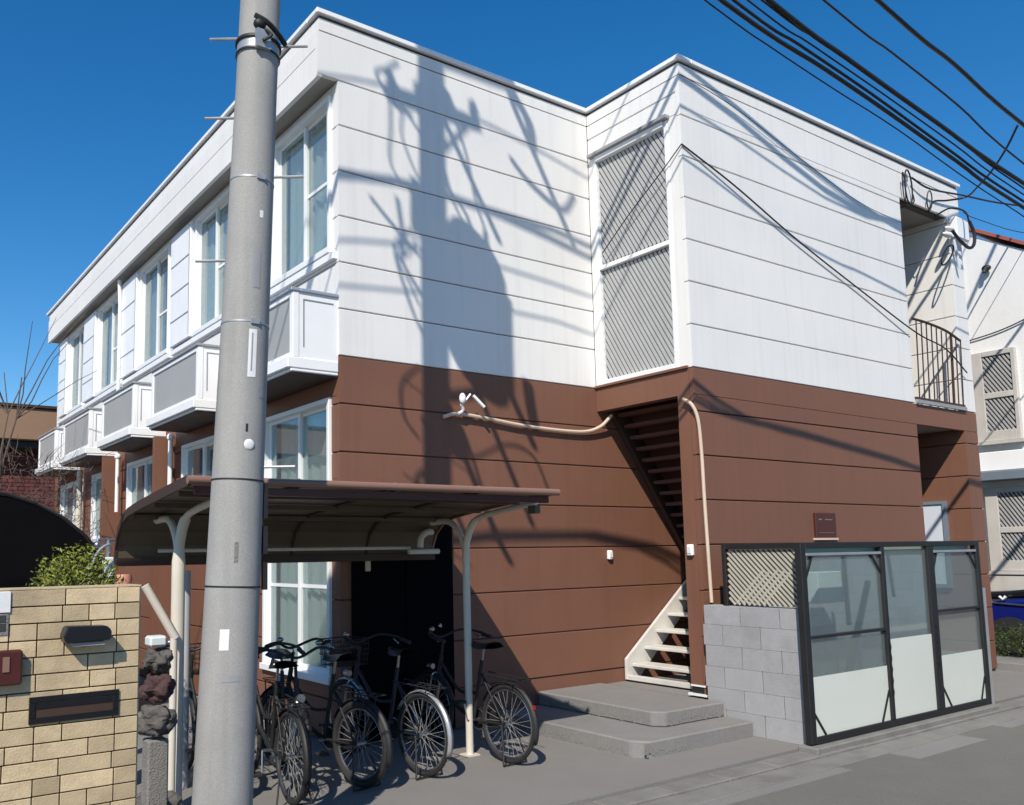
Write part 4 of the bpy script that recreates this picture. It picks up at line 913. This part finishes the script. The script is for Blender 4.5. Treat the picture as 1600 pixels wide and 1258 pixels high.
# blue parked car seen at the right edge
cr = thing('parked_car', 'blue parked car with black glass house mostly cut by the right frame edge', 'car', (7.0, -.2, 0))
cy0, cy1 = -2.8, 1.0      # length along y, nose towards +y
side = [(cy0, .45), (cy0, .82), (cy0 + .5, .90), (cy0 + .9, 1.32), (cy0 + 2.1, 1.36), (cy0 + 2.9, .98), (cy1 - .1, .86), (cy1, .70), (cy1, .42), (cy1 - .3, .36), (cy0 + .3, .36)]
MB().prism([(cy0, .40), (cy0, .80), (cy0 + .5, .88), (cy0 + 2.9, .88), (cy1 - .35, .80), (cy1 - .02, .66), (cy1, .42), (cy1 - .3, .36), (cy0 + .3, .36)], 'x', 6.95, 7.8).build('body', 'blue', cr, bev=.04)
MB().prism([(cy0 + .45, .88), (cy0 + .9, 1.10), (cy0 + 2.1, 1.12), (cy1 - .75, .98), (cy1 - .08, .93), (cy1 - .1, .83), (cy0 + 2.9, .885)], 'x', 6.99, 7.76).build('glasshouse', 'carblack', cr, bev=.03)
MB().tube(crom([(6.94, cy1 - .02, .90), (6.93, cy1 - .35, .84), (6.93, cy1 - .8, .80), (6.93, cy1 - 1.6, .78), (6.93, cy0 + .6, .86)]), .012, 6).build('chrome_strip', 'chrome', cr, smooth=True)
for y in (.63, .30, -.1): MB().tube([(6.94, y + .05, .90), (6.90, y, .87), (6.92, y - .04, .91)], [.02, .014, .022], 8).build('wing_clip', 'trim', cr, smooth=True)
for y in (cy0 + .7, cy1 - .75):
    wl = MB().tube([(6.93, y, .31), (7.15, y, .31)], .31, 24).build('wheel', 'rubber', cr, smooth=True); MB().tube([(6.915, y, .31), (6.93, y, .31)], .19, 18).build('rim', 'chrome', wl, smooth=True)
hd = thing('hedge', 'low dark green hedge in front of the blue parked car', 'hedge', (6.6, .1, 0))
for k, (cx, cy_) in enumerate(((6.65, .45), (6.7, .0), (6.8, -.5))): leaf_cloud((cx, cy_, .30), .16, .34, .26, 1300, .02, 20 + k).build('foliage', 'leaf2', hd)
lc = struct(MB().box(6.0, 6.75, -1.0, .9, -.1, .09).build('planter_kerb', 'concrete', bev=.01))

# ------------------------------------------------------------------ small yard things at left
def rockmesh(c, r, seed, m_, sub=3, fl=.8):
    bm = bmesh.new(); bmesh.ops.create_icosphere(bm, subdivisions=sub, radius=1)
    V = []
    for v in bm.verts:
        k = .95 + .45 * noise.noise(v.co * 1.6 + Vector((seed, seed, 0))) + .10 * noise.noise(v.co * 5) + .03 * noise.noise(v.co * 12)
        V.append((c[0] + v.co.x * r * k, c[1] + v.co.y * r * k, c[2] + v.co.z * r * k * fl))
    F = [[l.index for l in f.verts] for f in bm.faces]; bm.free(); return MB().add(V, F)
for (c, r, mm, lb_) in (((-5.30, -.33, 1.06), .085, 'rock', 'rough grey garden rock, topmost of the pile behind the brick wall'), ((-5.29, -.32, .90), .10, 'rockred', 'maroon garden rock in the middle of the pile behind the brick wall'),
                        ((-5.30, -.34, .72), .11, 'rock', 'dark grey rock in the lower part of the pile behind the brick wall'), ((-5.18, .1, .12), .14, 'rock', 'dark rock on the ground beside the left shelter post')):
    tag(rockmesh(c, r, r * 50 + c[2], mm, 4).build('garden_rock', mm, smooth=False), lb_, 'rock', 'garden rocks')
bkt = MB().box(-5.36, -5.26, -.38, -.27, 1.14, 1.20).build('plastic_tub', 'boxwhite', bev=.012); tag(bkt, 'white plastic tub standing on the rock pile', 'tub')
sb = MB().box(-5.36, -5.24, -.38, -.26, 0.065, .62).build('concrete_slab', 'conc_dk', bev=.01); tag(sb, 'grey concrete stub post under the rock pile behind the brick wall', 'post')
cc = struct(MB().box(-5.6, -5.1, -1.3, .3, -.04, .06).build('yard_step', 'concrete', bev=.01))
tp = thing('garden_tap', 'metal garden tap with hose on a white standpipe beyond the shrub', 'tap', (-5.0, 2.0, 0))
MB().box(-5.04, -4.96, 1.96, 2.04, 0, 1.66).build('standpipe', 'boxwhite', tp, bev=.01)
MB().tube(crom([(-5.0, 1.96, 1.70), (-5.02, 1.88, 1.76), (-5.10, 1.86, 1.72), (-5.16, 1.86, 1.60), (-5.18, 1.86, 1.45)]), .012, 8).build('hose', 'silverpaint', tp, smooth=True)
MB().tube([(-5.0, 2.0, 1.66), (-5.0, 2.0, 1.80)], .02, 8).tube([(-5.08, 2.0, 1.80), (-4.92, 2.0, 1.80)], .012, 8).ell((-5.1, 1.95, 1.76), .03, .03, .03).build('tap_head', 'chrome', tp, smooth=True)
st_ = box('plant_stand', 'boxwhite', None, -5.22, -5.06, 1.1, 1.3, 0, 1.38, .01); tag(st_, 'white box stand behind the shrub under the salmon pot', 'stand')
pt = MB().tube([(-5.09, 1.2, 1.385), (-5.09, 1.2, 1.40), (-5.09, 1.2, 1.5), (-5.09, 1.2, 1.53)], [.045, .05, .065, .055], 14).build('salmon_pot', 'orange', smooth=True); tag(pt, 'salmon plastic pot hanging beside the shrub', 'pot')
pt['label'] = 'salmon coloured pot beside the yellow green shrub'

# ------------------------------------------------------------------ bicycles
def bicycle(label, paint='black', tyre=.018, basket=True, seed=0, cat='bicycle', flat=False):
    b = thing('bicycle', label, cat, (0, 0, 0), 'bicycles under the shelter')
    Rw = .315; xr, xf = 0.0, 1.02       # local x: rear wheel centre at 0, front wheel ahead
    for xc in (xr, xf):
        wl = MB().ring((xc, 0, Rw), Rw - tyre, tyre, 'y', 44, 8).build('wheel', 'rubber', b, smooth=True)
        MB().ring((xc, 0, Rw), Rw - tyre * 2 - .006, .009, 'y', 40, 6).build('rim', 'chrome', wl, smooth=True)
        m = MB()
        for i in range(28):
            a = 2 * PI * i / 28; s = .02 if i % 2 else -.02; a2 = a + (.5 if i % 4 < 2 else -.5)
            m.tube([(xc + .02 * math.cos(a2), s, Rw + .02 * math.sin(a2)), (xc + (Rw - .045) * math.cos(a), 0, Rw + (Rw - .045) * math.sin(a))], .0016, 4)
        m.build('spokes', 'spoke', wl)
        MB().tube([(xc, -.045, Rw), (xc, .045, Rw)], .016, 10).build('hub', 'chrome', wl, smooth=True)
        a0, a1 = (.15 * PI, 1.12 * PI) if xc == xr else (.2 * PI, .95 * PI)
        m = MB()
        P = []
        for i in range(21):
            a = a0 + (a1 - a0) * i / 20
            for dy, dr in ((-.028, -.006), (0, .006), (.028, -.006)): P.append((xc + (Rw + .018 + dr) * math.cos(a), dy, Rw + (Rw + .018 + dr) * math.sin(a)))
        m.add(P, [(3 * i + j, 3 * i + j + 1, 3 * i + j + 4, 3 * i + j + 3) for i in range(20) for j in range(2)])
        fd = m.build('mudguard', 'silverpaint' if paint == 'navy' else 'black', b, smooth=True)
        md = fd.modifiers.new('thick', 'SOLIDIFY'); md.thickness = .002
    bb = (.43, 0, .29); seat = (.31, 0, .80); hd_t = (.86, 0, .80); hd_b = (.90, 0, .66)
    m = MB()
    m.tube([bb, seat], .016, 10); m.tube(crom([hd_b, (.72, 0, .42), bb]), .019, 10); m.tube(crom([(.87, 0, .74), (.62, 0, .52), (.375, 0, .52)]), .014, 10); m.tube([hd_b, hd_t], .02, 10)
    for s in (-1, 1):
        m.tube([bb, (xr, s * .055, Rw)], .009, 8); m.tube([(.335, 0, .70), (xr, s * .055, Rw)], .008, 8)
    m.build('frame', paint, b, smooth=True)
    m = MB()
    m.tube([hd_b, (.93, 0, .62)], .016, 8)
    for s in (-1, 1): m.tube(crom([(.925, s * .015, .645), (.945, s * .05, .60), (xf, s * .055, Rw)]), .010, 8)
    m.build('fork', 'chrome', b, smooth=True)
    h = MB(); h.tube([hd_t, (.835, 0, .93)], .013, 8)
    hb = [(.50 if not flat else .80, -.27, .97), (.66 if not flat else .82, -.28, 1.0), (.80, -.18, 1.02), (.87, 0, .96), (.80, .18, 1.02), (.66 if not flat else .82, .28, 1.0), (.50 if not flat else .80, .27, .97)]
    h.tube(crom(hb), .011, 8); h = h.build('handlebar', 'black', b, smooth=True)
    for s in (-1, 1):
        xg = .50 if not flat else .80
        MB().tube([(xg - .02, s * .268, .965), (xg + .11, s * .275, .985)] if not flat else [(.80, s * .27, .975), (.82, s * .36, .99)], .017, 8).build('grip', 'rubber', h, smooth=True)
        MB().tube([(.68, s * .25, .985), (.60, s * .24, .955)], .006, 6).build('brake_lever', 'chrome', h)
    MB().ell((.74, .2, 1.05), .028, .028, .022).build('bell', 'chrome', h, smooth=True)
    sp_ = MB().tube([seat, (.29, 0, .90)], .012, 8).build('seat_post', 'chrome', b, smooth=True)
    sd = []
    for i in range(9):
        t = i / 8; xx = .15 + .27 * t; wv = .095 * (1 - t) ** .8 + .018; zt = .955 - .012 * math.sin(t * PI) + .01 * (1 - t)
        for a in (-1, -.6, 0, .6, 1): sd.append((xx, a * wv, zt - .03 * a * a - (.02 if abs(a) == 1 else 0)))
    for i in range(9):
        t = i / 8; sd.append((.15 + .27 * t, 0, .905))
    F = [(5 * i + j, 5 * i + j + 1, 5 * i + j + 6, 5 * i + j + 5) for i in range(8) for j in range(4)]
    F += [(5 * i, 5 * i + 5, 45 + i + 1, 45 + i) for i in range(8)] + [(5 * i + 4, 45 + i, 45 + i + 1, 5 * i + 9) for i in range(8)]
    MB().add(sd, F).build('saddle', 'saddle', b, smooth=True)
    m = MB(); m.ring((bb[0], -.05, bb[2]), .085, .006, 'y', 28, 6); m.tube([(bb[0], -.07, bb[2]), (bb[0], .07, bb[2])], .014, 8)
    cs = m.build('crankset', 'chrome', b, smooth=True)
    ang = 1.0 + seed
    for s in (-1, 1):
        ex, ez = bb[0] + s * .16 * math.cos(ang), bb[2] + s * .16 * math.sin(ang)
        MB().tube([(bb[0], s * .07, bb[2]), (ex, s * .085, ez)], .008, 8).build('crank_arm', 'chrome', cs, smooth=True); MB().box(ex - .045, ex + .045, s * .09, s * .17, ez - .012, ez + .012).build('pedal', 'rubber', cs, bev=.004)
    MB().prism([(.02, .35), (.42, .39), (.53, .33), (.53, .25), (.42, .2), (.02, .27), (-.03, .31)], 'y', -.068, -.056).build('chain_guard', 'black', b, bev=.003)
    m = MB()
    for s in (-1, 1):
        m.tube([(-.22, s * .06, .68), (.30, s * .06, .70)], .005, 6); m.tube([(-.12, s * .06, .68), (xr, s * .058, Rw)], .005, 6)
    for xx in (-.22, -.12, -.02, .08, .18): m.tube([(xx, -.06, .683), (xx, .06, .683)], .004, 6)
    m.build('rear_rack', 'black', b)
    if seed == .4: MB().box(-.312, -.30, -.014, .014, .46, .495).build('rear_reflector', 'redlens', b, bev=.003)
    m = MB(); m.tube(crom([(-.0, .075, .31), (-.05, .11, .10), (-.07, .13, .01)]), .007, 6); m.tube(crom([(-.0, -.075, .31), (-.05, -.11, .10), (-.07, -.13, .01)]), .007, 6); m.tube([(-.07, .13, .01), (-.07, -.13, .01)], .007, 6); m.build('kickstand', 'black', b)
    MB().tube([(.985, 0, .69), (1.04, 0, .69)], [.025, .032], 12).build('headlight', 'chrome', b, smooth=True)
    if basket:
        m = MB(); x0, x1, y0, y1, z0, z1 = .93, 1.20, -.15, .15, .76, .98
        for k in range(6):
            z = z0 + (z1 - z0) * k / 5; e = .02 * k / 5
            m.tube([(x0 - e, y0 - e, z), (x1 + e, y0 - e, z), (x1 + e, y1 + e, z), (x0 - e, y1 + e, z)], .0028 if k < 5 else .005, 5, closed=True)
        for k in range(9):
            t = k / 8
            for yy, sg in ((y0, -1), (y1, 1)): m.tube([(x0 + (x1 - x0) * t, yy, z0), (x0 + (x1 - x0) * t, yy + sg * .02, z1)], .002, 4)
            for xx, sg in ((x0, -1), (x1, 1)): m.tube([(xx, y0 + (y1 - y0) * t, z0), (xx + sg * .02, y0 + (y1 - y0) * t, z1)], .002, 4)
            m.tube([(x0 + (x1 - x0) * t, y0, z0), (x0 + (x1 - x0) * t, y1, z0)], .002, 4)
        m.build('basket', 'black', b)
    return b
def place(b, x, y, deg, lean=0): b.scale = (.96, .96, .96); b.location = (x, y + .02, .003); b.rotation_euler = (math.radians(lean), 0, math.radians(deg))
place(bicycle('black bicycle at the right end of the row beside the right shelter post', 'black', basket=False, seed=.4), -2.42, -.0, 94)
place(bicycle('dark bicycle second from the right with silver mudguards', 'navy', basket=True, seed=1.5), -3.17, .09, 96)
place(bicycle('thick tyred dark bicycle in the middle of the shelter', 'black', tyre=.028, basket=False, seed=2.6, flat=True), -3.70, .10, 101)
place(bicycle('black bicycle with its handlebar toward the street just right of the utility pole', 'black', basket=False, seed=.9, flat=True), -3.92, 1.08, -104)
place(bicycle('black mudguard bicycle mostly hidden behind the utility pole', 'black', basket=False, seed=3.4), -4.28, .02, 84)

place(bicycle('black bicycle between the left shelter post and the utility pole', 'black', basket=True, seed=2.1), -4.62, .45, 84)

# ------------------------------------------------------------------ across the street (seen mirrored in the glass)
ow = thing('opposite_block_wall', 'grey concrete boundary wall on the far side of the street', 'wall', (0, -8, 0))
box('wall', 'block', ow, -6, 24, -8.2, -8.0, -.06, 1.5); box('cap', 'concrete', ow, -6, 24, -8.23, -7.97, 1.5, 1.56)
oh = thing('opposite_house', 'pale house on the far side of the street', 'house', (8, -14, 0))
box('wall', 'housewhite', oh, 3, 14, -19, -12, 0, 4.6); MB().prism([(-19.5, 4.6), (-11.5, 4.6), (-15.5, 6.0)], 'x', 2.5, 14.5).build('roof', 'bluegrey', oh)
for xx in (4.5, 8, 11.5): box('window', 'dark', oh, xx, xx + 1.5, -12.02, -11.97, 1.2, 2.4)
